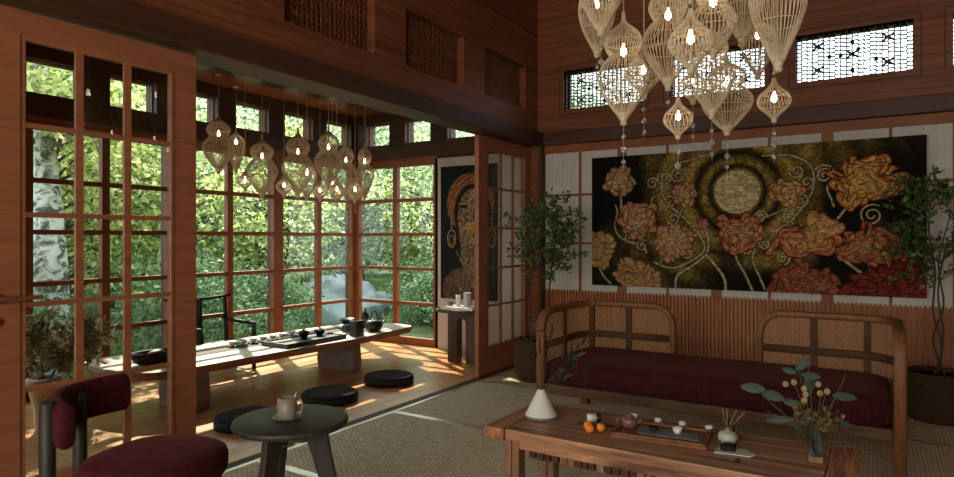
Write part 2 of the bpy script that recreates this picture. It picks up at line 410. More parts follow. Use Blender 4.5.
# right wall, front wall (behind the camera) with a wide window added to let in fill light
struct('wall_right', MB().box(XR, XR+.2, YB, YP, 0, 4.1), 'wall_wood')
wf = MB(); wf.box(XG-.1, XR, YB-.2, YB, 0, .5); wf.box(XG-.1, XR, YB-.2, YB, 3.3, 4.1); wf.box(XG-.1, -2.6, YB-.2, YB, .5, 3.3); wf.box(1.8, XR, YB-.2, YB, .5, 3.3)
struct('wall_front', wf, 'wall_wood')
wn = MB()
for x in (-2.6,-1.5,-.4,.7,1.75): wn.box(x, x+.05, YB-.12, YB-.06, .5, 3.3)
for z in (.5,1.4,2.3,3.25): wn.box(-2.6, 1.8, YB-.12, YB-.06, z, z+.05)
w = struct('window_5', wn, 'frame_wood'); MB().box(-2.6, 1.8, YB-.1, YB-.096, .5, 3.3).build('pane', 'glass', w)
struct('ceiling', MB().box(XG, XR, YB, YP, 4.1, 4.2), 'beam_wood')
# ---- sunroom shell
struct('ceiling_sunroom', MB().box(XF-.1, XG-.11, YB, YP, 2.88, 3.0), 'ceiling_boards')
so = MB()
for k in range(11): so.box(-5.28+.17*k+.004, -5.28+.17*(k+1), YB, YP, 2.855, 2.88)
struct('ceiling_dark_boards', so, 'dark_boards')  # layer of dark boards just below the sunroom ceiling
fposts = [6.15-1.27*k+(.02 if k else 0) for k in range(7)]
UPF = [2.38+.655*k for k in range(-7, 6)]
def uppers(mb, axis, starts, w, lo, hi):
    """the deep band of wall with the row of small upper windows cut through"""
    def bx(a, b, z0, z1):
        if axis == 'Y': mb.box(XF-.16, XF+.02, a, b, z0, z1)
        else: mb.box(a, b, YP-.02, YP+.16, z0, z1)
    bx(lo, hi, 2.755, 2.88)
    c = lo
    for s in starts:
        if s <= c: continue
        bx(c, s, 2.47, 2.755); c = min(s+w, hi)
    if c < hi: bx(c, hi, 2.47, 2.755)
wfar = MB(); uppers(wfar, 'Y', UPF, .43, YB, YP+.1)
wfar.box(XF-.16, XF+.06, YB, YP+.1, 2.285, 2.47)
for y in fposts: wfar.box(XF-.10, XF-.05, y-.05, y+.05, 0, 2.285)
wfar.box(XF-.16, XF, YB, -1.6, 0, 2.285)
struct('wall_far', wfar, 'dark_frame')
wsun = MB(); uppers(wsun, 'X', [-5.56,-4.925,-4.29,-3.66], .385, XF, XG-.29)
wsun.box(XF, XG-.29, YP-.05, YP+.16, 2.285, 2.47); wsun.box(-4.44, XG-.29, YP+.0, YP+.16, 2.10, 2.285)
struct('wall_sunroom_end', wsun, 'dark_frame')
struct('wall_plaster', MB().box(-4.455, XG-.10, YP-.03, YP+.01, 0, 2.25), 'plaster')
struct('wall_sunroom_left', MB().box(XF-.1, XG-.2, YB-.2, YB, 0, 3.0), 'plaster')
HB = [.09, .505, .93, 1.352, 1.772, 2.185]
def casement(n, a, b, axis):
    mid = (a+b)/2; m = MB()
    def bx(p, q, z0, z1, d0=-.03, d1=.03):
        if axis == 'Y': m.box(XF+d0, XF+d1, p, q, z0, z1)
        else: m.box(p, q, YP+d0, YP+d1, z0, z1)
    bx(a, a+.065, 0, 2.285); bx(b-.065, b, 0, 2.285); bx(a+.065, b-.065, 2.185, 2.285); bx(a+.065, b-.065, 0, .09)
    bx(mid-.033, mid+.033, .09, 2.185)
    for z in HB[1:-1]: bx(a+.065, mid-.033, z-.020, z+.020, -.02, .025); bx(mid+.033, b-.065, z-.020, z+.020, -.02, .025)
    w = struct('window_%d' % n, m, 'frame_wood')
    g = MB()
    if axis == 'Y': g.box(XF-.002, XF+.002, a+.06, b-.06, .09, 2.185)
    else: g.box(a+.06, b-.06, YP-.002, YP+.002, .09, 2.185)
    g.build('pane', 'glass', w)
    return w
n = 6
for k in range(6):
    b, a = fposts[k], fposts[k+1]
    casement(n, a, b, 'Y'); n += 1
casement(n, -5.735, -4.42, 'X'); n += 1
# upper panes
for i, s in enumerate(UPF):
    if s < YB: continue
    f = MB(); e = .010
    f.box(XF-.07, XF-.04, s, s+.43, 2.47, 2.47+e); f.box(XF-.07, XF-.04, s, s+.43, 2.755-e, 2.755); f.box(XF-.07, XF-.04, s, s+e, 2.47, 2.755); f.box(XF-.07, XF-.04, s+.43-e, s+.43, 2.47, 2.755)
    w = struct('window_%d' % n, f, 'frame_wood'); MB().box(XF-.057, XF-.054, s+e, s+.43-e, 2.47+e, 2.755-e).build('pane', 'glass', w); n += 1
for s in (-5.56,-4.925,-4.29,-3.66):
    f = MB(); e = .010; y0, y1 = YP+.04, YP+.07; q = s+.385
    f.box(s, q, y0, y1, 2.47, 2.47+e); f.box(s, q, y0, y1, 2.755-e, 2.755); f.box(s, s+e, y0, y1, 2.47, 2.755); f.box(q-e, q, y0, y1, 2.47, 2.755)
    w = struct('window_%d' % n, f, 'frame_wood'); MB().box(s+e, q-e, y0+.01, y0+.013, 2.49, 2.735).build('pane', 'glass', w); n += 1
# ---- sliding doors
def door(n, y0, y1, g0, g1, x0, x1, ylev, sgn):
    rows = [.268, .652, 1.016, 1.402, 1.786, 2.146]; m = MB()
    m.box(x0, x1, y0, g0, .006, 2.27); m.box(x0, x1, g1, y1, .006, 2.27); m.box(x0, x1, g0, g1, .006, rows[0]); m.box(x0, x1, g0, g1, rows[-1], 2.27)
    d = struct('door_%d' % n, m, 'door_wood')
    t = MB(); xm0, xm1 = x1-.020, x1-.004
    for k in (1, 2):
        y = g0+(g1-g0)*k/3; t.box(xm0, xm1, y-.017, y+.017, rows[0], rows[-1])
    for z in rows[1:-1]: t.box(xm0+.002, xm1-.001, g0, g1, z-.011, z+.011)
    t.build('glazing_bars', 'door_wood', d)
    MB().box(x1-.014, x1-.010, g0, g1, rows[0], rows[-1]).build('pane', 'door_glass', d)
    b = MB()
    b.box(x1-.0005, x1+.001, g0-.02, g0-.015, rows[0]-.02, rows[-1]+.02); b.box(x1-.0005, x1+.001, g1+.015, g1+.02, rows[0]-.02, rows[-1]+.02)
    b.build('bead_line', 'dark_frame', d)
    h = MB()
    h.add([], [])
    h.lathe([(.022,0),(.022,.008),(.012,.010),(.010,.045)], 14); 
    hv = [(x1+v[2], ylev+v[0], 1.05+v[1]) for v in h.v]; h.v = hv
    h.tube([(x1+.045, ylev-sgn*.01, 1.05), (x1+.047, ylev+sgn*.06, 1.05), (x1+.045, ylev+sgn*.15, 1.05)], 1, smooth=False, section=[(-.006,-.009),(.006,-.009),(.006,.009),(-.006,.009)])
    o = h.build('lever_handle', 'bronze', d)
    k = MB(); k.lathe([(.019,0),(.019,.006)], 12); k.v = [(x1+v[2], ylev+v[0], .955+v[1]) for v in k.v]; k.lathe([(.004,0),(.004,.009)], 8); k.v[-16:] = [(x1+v[2], ylev+v[0], .955+v[1]) for v in k.v[-16:]]
    k.build('keyhole', 'bronze', d)
door(1, 1.075, 2.07, 1.268, 1.928, -3.104, -3.072, 1.165, 1)
door(2, 5.03, 6.075, 5.205, 5.945, -3.195, -3.148, 6.01, -1)
# ------------------------------------------------------------------ furniture
def sect(w, h, r=.3, n=3):
    """rounded rectangle section for tube()"""
    p = rpts(0,0, min(w,h)*r, -w/2, w/2, -h/2, h/2, n); return p
# daybed
def daybed():
    t = thing('daybed', 'bent-wood daybed with cane back panels and a burgundy seat cushion', 'sofa', (-.91, 4.29, 0))
    x0, x1, y0, y1, H = -1.03, 1.008, -.39, .39, .80
    w = .058
    def arch(sx, xe, name_side):
        # one long bent rail: front post, over the arm, round the back corner, along the back and down at its end
        P = [(sx, y0, 0), (sx, y0, H-.13)]
        for k in range(1, 7): a = PI/2*k/6; P.append((sx, y0+.13*(1-math.cos(a)), H-.13+.13*math.sin(a)))
        s = 1 if xe > sx else -1
        P.append((sx, y1-.20, H))
        for k in range(1, 8): a = PI/2*k/7; P.append((sx+s*.20*(1-math.cos(a)), y1-.20+.20*math.sin(a), H))
        P.append((xe-s*.14, y1, H))
        for k in range(1, 7): a = PI/2*k/6; P.append((xe-s*.14+s*.14*math.sin(a), y1, H-.14+.14*math.cos(a)))
        P.append((xe, y1, .30))
        return P
    def cane(mb, pts, z0, z1):
        """woven cane over a polyline in plan"""
        seg = []
        for i in range(len(pts)-1):
            a, b = Vector(pts[i]), Vector(pts[i+1]); d = (b-a).length; n = max(1, round(d/.013))
            for k in range(n): seg.append(a+(b-a)*k/n)
        seg.append(Vector(pts[-1]))
        t_ = .0032
        for p in seg: mb.bar((p.x, p.y, z0), (p.x, p.y, z1), t_, t_)
        nz = int((z1-z0)/.013)
        for j in range(nz+1):
            z = z0+(z1-z0)*j/nz; mb.tube([(p.x, p.y, z) for p in seg[::3]+[seg[-1]]], t_*.62, 4, smooth=False)
        for off in range(-nz, len(seg), 3):
            for s in (1, -1):
                q = []
                for j in range(0, nz+1):
                    i = off+j if s == 1 else off+nz-j
                    if 0 <= i < len(seg): q.append((seg[i].x, seg[i].y+.002*s, z0+(z1-z0)*j/nz))
                if len(q) > 2: mb.tube(q[::3]+([q[-1]] if (len(q)-1) % 3 else []), t_*.5, 3, smooth=False)
    for sx, xe, ups in ((x0, -.35, (-.68,)), (x1, .235, (.56,.86))):
        s = 1 if xe > sx else -1
        MB().tube(arch(sx, xe, s), 1, mat=None, smooth=True, section=sect(.058, .042)).build('bent_rail', 'oak', t)
        # mid rail following the same plan
        def plan(d=0):
            P = [(sx, y0+.03)]; P.append((sx, y1-.20))
            for k in range(1, 8): a = PI/2*k/7; P.append((sx+s*.20*(1-math.cos(a)), y1-.20+.20*math.sin(a)))
            P.append((xe, y1)); return P
        MB().tube([(p[0], p[1], .565) for p in plan()], 1, section=sect(.035, .05)).build('mid_rail', 'dark_oak', t)
        u = MB()
        allups = ([(sx+s*.0, y0+.36), (sx+s*.07, y1-.05)] if s > 0 else [(sx, y0+.36)])+[(x, y1) for x in ups]+([(-.985+.30, y1)] if 0 else [])
        for i, (x, y) in enumerate(allups):
            MB().bar((x, y, .30), (x, y, H-.01), .045, .03).build('back_upright', 'dark_oak', t)
        c = MB(); cane(c, plan(), .585, H-.03); cane(c, plan(), .45, .545)
        o = c.build('cane_panel', 'rattan_cane', t); o['label'] = 'woven tan cane panel'
    # extra legs at back and frame rails
    for sx in (x0, x1):
        MB().box(sx-.025, sx+.025, y1-.03, y1+.025, 0, .32).build('leg', 'oak', t)
        MB().box(sx-.02, sx+.02, y0+.03, y1-.03, .25, .315).build('side_rail', 'oak', t)
    MB().box(x0+.03, x1-.03, y0-.02, y0+.03, .255, .32).build('front_rail', 'rail_wood', t, bevel=.01)
    MB().box(x0+.03, x1-.03, y1-.025, y1+.02, .255, .32).build('back_rail', 'dark_oak', t, bevel=.01)
    MB().box(x0+.03, x1-.03, y0+.03, y1-.025, .27, .30).build('seat_board', 'dark_oak', t)
    m = MB(); n = 8
    out = rpts(0,0,.12, x0+.035, x1-.035, y0-.02, y1-.045, n)
    def inset(d): return rpts(0,0,.12, x0+.035+d, x1-.035-d, y0-.02+d, y1-.045-d, n)
    lay = [(.012,.322),(0,.335),(0,.435),(.010,.460),(.035,.475),(.09,.482)]
    k = len(out); vs = []; fs = []
    for d, z in lay: vs += [(x, y, z) for x, y in inset(d)]
    for i in range(len(lay)-1):
        for j in range(k): fs.append((i*k+j, i*k+(j+1)%k, (i+1)*k+(j+1)%k, (i+1)*k+j))
    fs.append(tuple(range((len(lay)-1)*k, len(lay)*k))); fs.append(tuple(range(k-1,-1,-1)))
    m.add(vs, fs, smooth=True); c = m.build('seat_cushion', 'velvet', t); c['label'] = 'thick burgundy pile seat cushion'
M['rattan_cane'] = plain('rattan_cane', (.40,.20,.082), .55, noise=.2, nscale=60)
daybed()
# coffee table
def coffee_table():
    t = thing('coffee_table', 'long rustic reclaimed-wood coffee table in front of the burgundy daybed', 'coffee table', (-.80, 2.785, 0))
    X0, X1, Y0, Y1, Z = -.745, .745, -.27, .27, .43
    m = MB(); m.box(X0+.105, X1-.108, Y0+.01, Y1-.01, Z-.048, Z); m.build('tabletop', 'rustic', t, bevel=.006)
    e = MB(); e.box(X0, X0+.103, Y0, Y1, Z-.052, Z+.002); e.build('end_board', 'rustic_end', t, bevel=.006)
    e = MB(); e.box(X1-.106, X1, Y0, Y1, Z-.052, Z+.002); e.build('end_board', 'rustic_orange', t, bevel=.006)
    for x in (X0+.10, X1-.17):
        for y in (Y0+.02, Y1-.155):
            l = MB(); l.box(x, x+.032, y, y+.07, 0, Z-.05); l.box(x+.035, x+.07, y+.002, y+.068, 0, Z-.05)
            l.build('leg', 'rustic_leg', t, bevel=.004)
    for y in (Y0+.025, Y1-.05):
        MB().box(X0+.17, X1-.17, y, y+.025, Z-.085, Z-.048).build('apron', 'rustic', t, bevel=.003)
        b = MB(); x = X0+.2; r = random.Random(4)
        while x < X1-.2:
            wd = .018+r.random()*.014; b.box(x, x+wd, y+.002-.006*r.random(), y+.023, Z-.115, Z-.084, r.choice(['dark_oak','rustic_leg','beam_wood'])); x += wd+.003+r.random()*.012
        b.build('carved_frieze', None, t)
    return t
coffee_table()
TZ = .432
def tea_cup(name, label, x, y, z, r=.022, h=.026, mat='white_ceramic', saucer=True, cat='tea cup', group=None, liquid=True):
    t = thing(name, label, cat, (x, y, z), 0, group)
    z0 = .006 if saucer else 0
    MB().lathe([(r*.5,z0),(r*.55,z0+.002),(r*.8,z0+h*.35),(r,z0+h),(r*.93,z0+h),(r*.72,z0+h*.4),(r*.4,z0+h*.2)], 18).build('bowl', mat, t)
    if liquid: MB().lathe([(r*.78,z0+h*.62),(r*.80,z0+h*.64)], 18).build('tea', 'slab_edge', t)
    if saucer: MB().lathe([(r*.7,0),(r*1.45,.005),(r*1.5,.007),(r*.6,.004)], 18).build('saucer', mat, t)
    return t
# conical vase with sprig
def sprig(parent, base, tips, mat, leafmat_, nl, ls, seed, stem_r=.0025, W=.28, jit=.5, spread=.03):
    rng = np.random.default_rng(seed); m = MB(); P = []; D = []
    for tip in tips:
        a = Vector(base); b = Vector(tip); mid = (a+b)/2+Vector(rng.normal(0, spread, 3))
        pts = [a*(1-s)*(1-s)+mid*2*s*(1-s)+b*s*s for s in np.linspace(0, 1, 9)]
        m.tube(pts, [stem_r*(1-.6*i/8) for i in range(9)], 5)
        for k in range(nl):
            s = .35+.65*(k+1)/nl; q = a*(1-s)*(1-s)+mid*2*s*(1-s)+b*s*s
            d = (b-a).normalized(); P.append(q); D.append(d*.8+Vector(rng.normal(0, .7, 3)))
    m.build('stem', mat, parent)
    return leaves_mesh('foliage', np.array(P), np.array(D), rng.uniform(.7, 1.25, len(P))*ls, leafmat_, parent, W=W, jitter=jit, seed=seed)
t = thing('cone_vase', 'white cone-shaped vase with a thin leafy sprig, at left end of coffee table', 'vase', (-1.385, 2.785, TZ))
MB().lathe([(.074,0),(.078,.004),(.077,.014),(.075,.016),(.018,.132),(.014,.136),(.012,.130)], 40).build('vase_body', 'cone_ceramic', t)
MB().lathe([(.0775,.001),(.0792,.006),(.0775,.013)], 40, cap=False).build('base_ring', 'grey_stone', t)
sprig(t, (0,0,.12), [(-.02,-.02,.50),(.03,.03,.44),(.16,.05,.31),(.20,.10,.38),(.13,.08,.24),(-.05,-.02,.40),(.20,.10,.22)], 'dark_stem', 'leaf_sprig', 10, .058, 11, .0018, .28)
# oranges
for i, (x, y, lab) in enumerate([(-1.112, 2.712, 'small orange, the left one in front of the black and white jar'), (-1.088, 2.672, 'small orange, nearest the table front of the three'),
        (-1.052, 2.716, 'small orange, nearest the brown clay teapot')]):
    t = thing('orange_fruit', lab, 'fruit', (x, y, TZ), 0, 'oranges on the coffee table')
    MB().ball((0,0,.0195), .0205, 12, sz=.93).build('peel', 'orange', t); MB().lathe([(.004,.0375),(.002,.0405)], 6).build('stalk', 'leaf_green', t)
t = thing('tea_jar', 'small jar lying on its side behind the oranges, white with black end', 'jar', (-1.135, 2.835, TZ), .5)
m = MB(); m.lathe([(.016,-.03),(.02,-.026),(.02,.012)], 16, mat='white_ceramic'); m.lathe([(.021,.012),(.021,.03),(.017,.033),(.010,.030)], 16, mat='black')
m.v = [(z, x, y+.021) for x, y, z in m.v]; m.build('body', None, t)
t = thing('serving_board', 'narrow dark wooden board lying beside the oranges', 'board', (-1.10, 2.775, TZ), .12)
MB().prism(rpts(0,0,.012,-.085,.085,-.022,.022), 0, .009).build('board', 'beam_wood', t, bevel=.002)
# tea tray
t = thing('tea_tray', 'rectangular brown wooden tea tray with grey stone inset on coffee table', 'tray', (-.80, 2.79, TZ), .10)
m = MB(); a, b = .20, .115
m.box(-a, a, -b, b, 0, .016); 
for (p, q, r_, s_) in ((-a, a, -b, -b+.018), (-a, a, b-.018, b), (-a, -a+.018, -b, b), (a-.018, a, -b, b)): m.box(p, q, r_, s_, .016, .026)
m.build('tray_body', 'oak', t, bevel=.003)
MB().box(-.10, .165, -.055, .045, .0162, .0205).build('stone_inset', 'grey_stone', t, bevel=.002)
MB().box(.145, .157, .0, .012, .0206, .030).build('peg', 'dark_oak', t)
TT = TZ+.0168
t = thing('clay_teapot', 'round reddish-brown clay teapot at the left end of the tea tray', 'teapot', (-.945, 2.79, TT+.0005), .3)
MB().lathe([(.020,0),(.030,.006),(.037,.022),(.034,.040),(.018,.052),(.012,.053)], 24).build('pot_body', 'clay', t)
MB().lathe([(.015,.052),(.012,.057),(.003,.059),(.004,.062),(.006,.066),(.003,.069)], 16).build('lid', 'clay', t)
MB().tube([(.03,0,.022),(.046,0,.030),(.054,0,.044)], [.008,.005,.004], 8).build('spout', 'clay', t)
MB().tube([(-.032,0,.040),(-.050,0,.042),(-.056,0,.026),(-.046,0,.012),(-.033,0,.012)], .0035, 6).build('handle', 'clay', t)
tea_cup('tea_cup', 'small cream cup without saucer on the grey inset of the tea tray', -.735, 2.80, TT+.0046, .021, .026, 'white_ceramic', False)
t = thing('tea_pet', 'small dark glazed bowl on the tea tray, left of the cream cup', 'bowl', (-.835, 2.785, TT+.0046))
MB().lathe([(.012,0),(.022,.008),(.024,.017),(.021,.017),(.013,.006)], 18).build('bowl', 'black', t)
for i, (x, y, lab) in enumerate([(-.985, 2.972, 'white cup on saucer behind the tray, leftmost of the four, behind clay teapot'), (-.868, 2.965, 'white cup on saucer behind the tray, second from the left'),
        (-.758, 2.970, 'white cup on saucer behind the tray, third from the left'), (-.640, 2.968, 'white cup on saucer behind the tray, rightmost, beside the incense pot')]):
    tea_cup('tea_cup', lab, x, y, TZ, .0175, .021, group='white cups and saucers on the coffee table')
t = thing('incense_holder', 'dark square cup holding four thin brown sticks on coffee table', 'stick holder', (-.555, 2.945, TZ))
MB().box(-.028, .028, -.016, .016, 0, .048).build('cup', 'black', t, bevel=.004)
for k, (dx, dy) in enumerate([(-.012,0),(0,.005),(.03,.01),(.055,.0)]):
    MB().tube([(-.012+.008*k, 0, .046), (-.012+.008*k+dx, dy, .125-.004*k)], .0017, 5).build('stick', 'wick', t)
t = thing('ceramic_pot', 'squat pale grey lidded pot in a dark frame behind the dark lump', 'pot', (-.535, 2.835, TZ))
MB().lathe([(.022,.004),(.036,.016),(.040,.030),(.034,.048),(.020,.056)], 24).build('pot_body', 'celadon', t)
MB().lathe([(.021,.055),(.016,.062),(.006,.064),(.006,.070),(.002,.071)], 18).build('lid', 'wick', t)
MB().tube([(.043*math.cos(a), .0, .030+.030*math.sin(a)) for a in np.linspace(-PI*.9, 0+PI*.0-.3, 10)], .0025, 5).build('cradle', 'black', t)
t = thing('linen_coaster', 'pale stone dish under the dark lump on coffee table', 'dish', (-.495, 2.735, TZ), .25)
MB().prism([(-.075,-.030),(.060,-.045),(.082,-.020),(.055,.040),(-.055,.045)], 0, .006).build('dish', 'linen', t, bevel=.002)
t = thing('incense_block', 'dark brown lump resting on the pale stone dish', 'ornament', (-.515, 2.738, TZ+.0065), .2)
m = MB(); m.prism(rpts(0,0,.012,-.030,.030,-.020,.020), 0, .020); m.prism(rpts(0,0,.01,-.018,.02,-.012,.014), .020, .028); m.build('block', 'black_wood', t, bevel=.004)
t = thing('tea_pebble', 'tiny black pebble in front of the pale stone dish', 'pebble', (-.46, 2.63, TZ)); MB().ball((0,0,.007), .010, 8, sz=.7).build('stone', 'black', t)
# glass vase with flowers
t = thing('glass_flower_vase', 'clear square glass vase with wooden foot holding cream flowers and big leaves', 'vase', (-.205, 2.80, TZ), .15)
MB().box(-.026, .026, -.026, .026, 0, .024).build('wooden_foot', 'rustic_leg', t, bevel=.004)
m = MB()
for (p, q, r_, s_) in ((-.026,-.023,-.026,.026),(.023,.026,-.026,.026),(-.023,.023,-.026,-.023),(-.023,.023,.023,.026)): m.box(p, q, r_, s_, .024, .150)
m.build('glass_body', 'vase_glass', t)
M['dark_water'] = glass('dark_water', (.22,.27,.30), .02)
MB().box(-.0225, .0225, -.0225, .0225, .0245, .085).build('water', 'dark_water', t)
m = MB(); tips = [(-.215,-.04,.27),(-.08,0,.32),(-.065,.02,.385),(-.02,.02,.36),(.045,.03,.29),(.08,.02,.26),(.105,.0,.35),(.02,-.03,.29),(-.17,-.05,.19),(.04,0,.21),(.07,-.02,.19)]
for tp in tips: 
    b = Vector((random.uniform(-.012,.012), random.uniform(-.012,.012), .03)); e = Vector(tp); m.tube([b, (b*.4+e*.3)+Vector((0,0,.045)), e], [.0018,.0016,.0012], 5)
m.build('stem', 'leaf_green', t)
M['petal_dusty'] = leafmat('petal_dusty', [(.10,.065,.025), (.20,.14,.05), (.17,.09,.05)], .1)
def bigleaf(mb, base, d, ln, wd):
    b = Vector(base); d = Vector(d).normalized(); u = d.cross(Vector((.2,-1,.35))).normalized(); n = d.cross(u).normalized()
    vs = []; fs = []; K = 7
    for i in range(K+1):
        s = i/K; ww = wd*math.sin(PI*min(1, s*.93+.05))**.8*.5
        for q in (-1, 0, 1): vs.append(b+d*ln*s+u*ww*q+n*(abs(q)*.12*ww+.12*ln*s*s))
    for i in range(K):
        for q in (0, 1): fs.append((i*3+q, i*3+q+1, (i+1)*3+q+1, (i+1)*3+q))
    mb.add(vs, fs, smooth=True)
m = MB()
for a in [((-.11,-.02,.235),(-1,0,.28),.085,.040),((-.18,-.03,.27),(-1,0,.05),.09,.040),((-.05,0,.21),(-1,.1,.25),.07,.03),((-.065,.02,.345),(.6,0,.7),.07,.034),((-.065,.02,.335),(-.9,0,.25),.055,.026),
          ((-.02,.02,.25),(.05,0,1),.095,.038),((.02,.02,.325),(-1,0,.1),.07,.03),((.06,.02,.26),(1,0,-.05),.085,.034),((-.08,-.05,.165),(-1,0,-.12),.10,.026),((.07,0,.165),(1,0,-.25),.06,.026),((-.03,-.02,.145),(-.8,0,.7),.06,.034)]: bigleaf(m, *a)
m.build('foliage', 'leaf_blue', t)
for (x, y, z) in [(-.105,0,.29),(-.075,0,.30),(-.04,-.01,.28),(-.035,-.02,.26),(-.04,-.03,.24),(.01,0,.30),(.016,0,.265),(.04,0,.275)]:
    f = MB(); f.lathe([(.003,-.006),(.010,-.003),(.0115,.003),(.008,.008),(.005,.002)], 12, (0,0,0), 'petal')
    f.v = [(x+a, y-c*.8+b*.4, z+c*.5+b) for a, b, c in f.v]; f.build('flower', None, t)
for (x, y, z, r_) in [(-.05,-.03,.18,.024),(-.02,-.04,.19,.022),(.03,-.02,.19,.028),(.06,-.02,.165,.025),(.02,-.04,.155,.024),(-.06,-.01,.215,.022),(.08,-.0,.185,.020)]:
    rng = np.random.default_rng(int(abs(x)*1e4) % 977); k = 22; D = rng.normal(0, 1, (k,3)); D /= np.linalg.norm(D, axis=1)[:,None]
    leaves_mesh('flower', np.array([x,y,z])+D*r_*.25, D, rng.uniform(.7, 1.1, k)*r_*1.1, 'petal_dusty', t, W=.9, jitter=.2, seed=k, fold=.35)
# round side table
t = thing('side_table', 'round dark side table with splayed legs holding a mug', 'side table', (-2.08, 1.84, 0))
MB().lathe([(.215,.515),(.232,.522),(.237,.535),(.233,.545),(.226,.548)], 64).build('tabletop', 'table_top', t)
for a in (37, 157, -83):
    a = math.radians(a); d = Vector((math.cos(a), math.sin(a), 0)); s = Vector((-d.y, d.x, 0)); l = MB()
    prof = [(.04,.514,.115),(.065,.46,.125),(.20,0,.235)]
    vs = []
    for (i0, z, o1) in [(.050,.514,.150),(.085,.40,.165),(.205,0,.255)]:
        for (r_, q) in ((i0,-.015),(o1,-.015),(o1,.015),(i0,.015)): vs.append(d*r_+s*q+Vector((0,0,z)))
    fs = [(3,2,1,0),(8,9,10,11)]+[(i*4+j, i*4+(j+1)%4, i*4+(j+1)%4+4, i*4+j+4) for i in range(2) for j in range(4)]
    l.add(vs, fs); l.build('leg', 'grey_wood', t, bevel=.004)
m = MB()
for a in (37, 157, -83):
    a = math.radians(a); m.tube([(0,0,.440),(.02*math.cos(a),.02*math.sin(a),.438),(.09*math.cos(a),.09*math.sin(a),.455)], .004, 6)
m.build('brace', 'chrome', t)
t = thing('saucer', 'round pale saucer under the mug on the round side table', 'saucer', (-2.085, 1.825, .5485))
MB().lathe([(.030,0),(.052,.006),(.060,.010),(.057,.011),(.035,.004)], 32).build('plate', 'mug', t)
t = thing('coffee_mug', 'tall beige mug with a spoon on the round side table', 'mug', (-2.085, 1.825, .5545), .5)
MB().lathe([(.037,0),(.040,.003),(.040,.083),(.0365,.083),(.035,.012),(.01,.010)], 32).build('mug_body', 'mug', t)
MB().tube([(.038,.0,.070),(.060,0,.068),(.066,0,.045),(.058,0,.022),(.038,0,.018)], .0045, 8).build('handle', 'mug', t)
MB().tube([(.01,.0,.02),(.030,.012,.09),(.042,.018,.115)], .0022, 6).build('spoon', 'chrome', t)
# burgundy armchair
t = thing('armchair', 'burgundy velvet armchair with curved back pad on dark round posts', 'armchair', (-2.36, 1.42, 0))
def superell(r1, r2, e, n=48): 
    return [(r1*math.copysign(abs(math.cos(a))**e, math.cos(a)), r2*math.copysign(abs(math.sin(a))**e, math.sin(a))) for a in [2*PI*k/n for k in range(n)]]
m = MB(); lay = [(.90,.360),(.97,.375),(1,.40),(1,.44),(.97,.462),(.90,.474),(.7,.482),(.35,.486)]; k = 48; vs = []; fs = []
rz = .25
for s, z in lay: vs += [(x*s*math.cos(rz)-y*s*math.sin(rz), x*s*math.sin(rz)+y*s*math.cos(rz), z) for x, y in superell(.235, .245, .74)]
for i in range(len(lay)-1):
    for j in range(k): fs.append((i*k+j, i*k+(j+1)%k, (i+1)*k+(j+1)%k, (i+1)*k+j))
fs.append(tuple(range(k-1,-1,-1))); fs.append(tuple(range((len(lay)-1)*k, len(lay)*k))); m.add(vs, fs, smooth=True)
m.build('seat', 'velvet_smooth', t)
P1, PM, P2 = Vector((-2.485,1.155,0)), Vector((-2.775,1.275,0)), Vector((-2.845,1.565,0)); O = Vector((-2.36,1.42,0))
pts = []
for s in np.linspace(0, 1, 15):
    c = PM*2-(P1+P2)/2; q = P1*(1-s)**2+c*2*s*(1-s)+P2*s*s; pts.append(q-O+Vector((0,0,.618)))
sec = [(a*.032, b*.082) for a, b in [(math.copysign(abs(math.cos(x))**.75, math.cos(x)), math.copysign(abs(math.sin(x))**.55, math.sin(x))) for x in np.linspace(0, 2*PI, 24, endpoint=False)]]
d0 = (pts[0]-pts[1]).normalized(); d1 = (pts[-1]-pts[-2]).normalized()
pp_ = [pts[0]+d0*.012]+pts+[pts[-1]+d1*.012]
MB().tube(pp_, [.82]+[1]*15+[.82], section=sec).build('back_pad', 'velvet_smooth', t)
for (x, y, h) in [(-2.555,1.125,.705),(-2.80,1.355,.66)]:
    MB().lathe([(.021,0),(.027,.3),(.026,h-.004),(.022,h)], 20, (x-O.x, y-O.y, 0)).build('leg', 'grey_wood', t)
for (x, y) in [(-2.16,1.30),(-2.33,1.66)]:
    MB().lathe([(.018,0),(.026,.362)], 20, (x-O.x, y-O.y, 0)).build('leg', 'grey_wood', t)
MB().tube([(-2.555-O.x,1.125-O.y,.36),(0,0,.355),(-2.80-O.x,1.355-O.y,.36)], .018, 8).build('seat_support', 'grey_wood', t)
# low tea table
t = thing('tea_table', 'long low live-edge tea table with pale top in the sunroom', 'tea table', (-4.70, 4.0, 0))
edge = [(.33,-1.42),(.41,-1.15),(.43,-.6),(.46,0),(.50,.45),(.47,.9),(.44,1.3),(.40,1.50),(.22,1.57),(.02,1.54),(-.18,1.42),(-.36,1.15),(-.43,.7),(-.46,.2),(-.44,-.4),(-.50,-.9),(-.56,-1.3),(-.50,-1.46),(-.2,-1.53),(.1,-1.50)]
def spline(pts, n=5):
    o = []; m_ = len(pts)
    for i in range(m_):
        p0, p1, p2, p3 = pts[i-1], pts[i], pts[(i+1)%m_], pts[(i+2)%m_]
        for k in range(n):
            s = k/n; o.append(tuple(.5*((2*p1[j])+(-p0[j]+p2[j])*s+(2*p0[j]-5*p1[j]+4*p2[j]-p3[j])*s*s+(-p0[j]+3*p1[j]-3*p2[j]+p3[j])*s**3) for j in (0, 1)))
    return o
ep = spline(edge); k = len(ep); m = MB()
vs = [(x*.985, y*.99, .285) for x, y in ep]+[(x, y, .315) for x, y in ep]+[(x*.99, y*.995, .345) for x, y in ep]
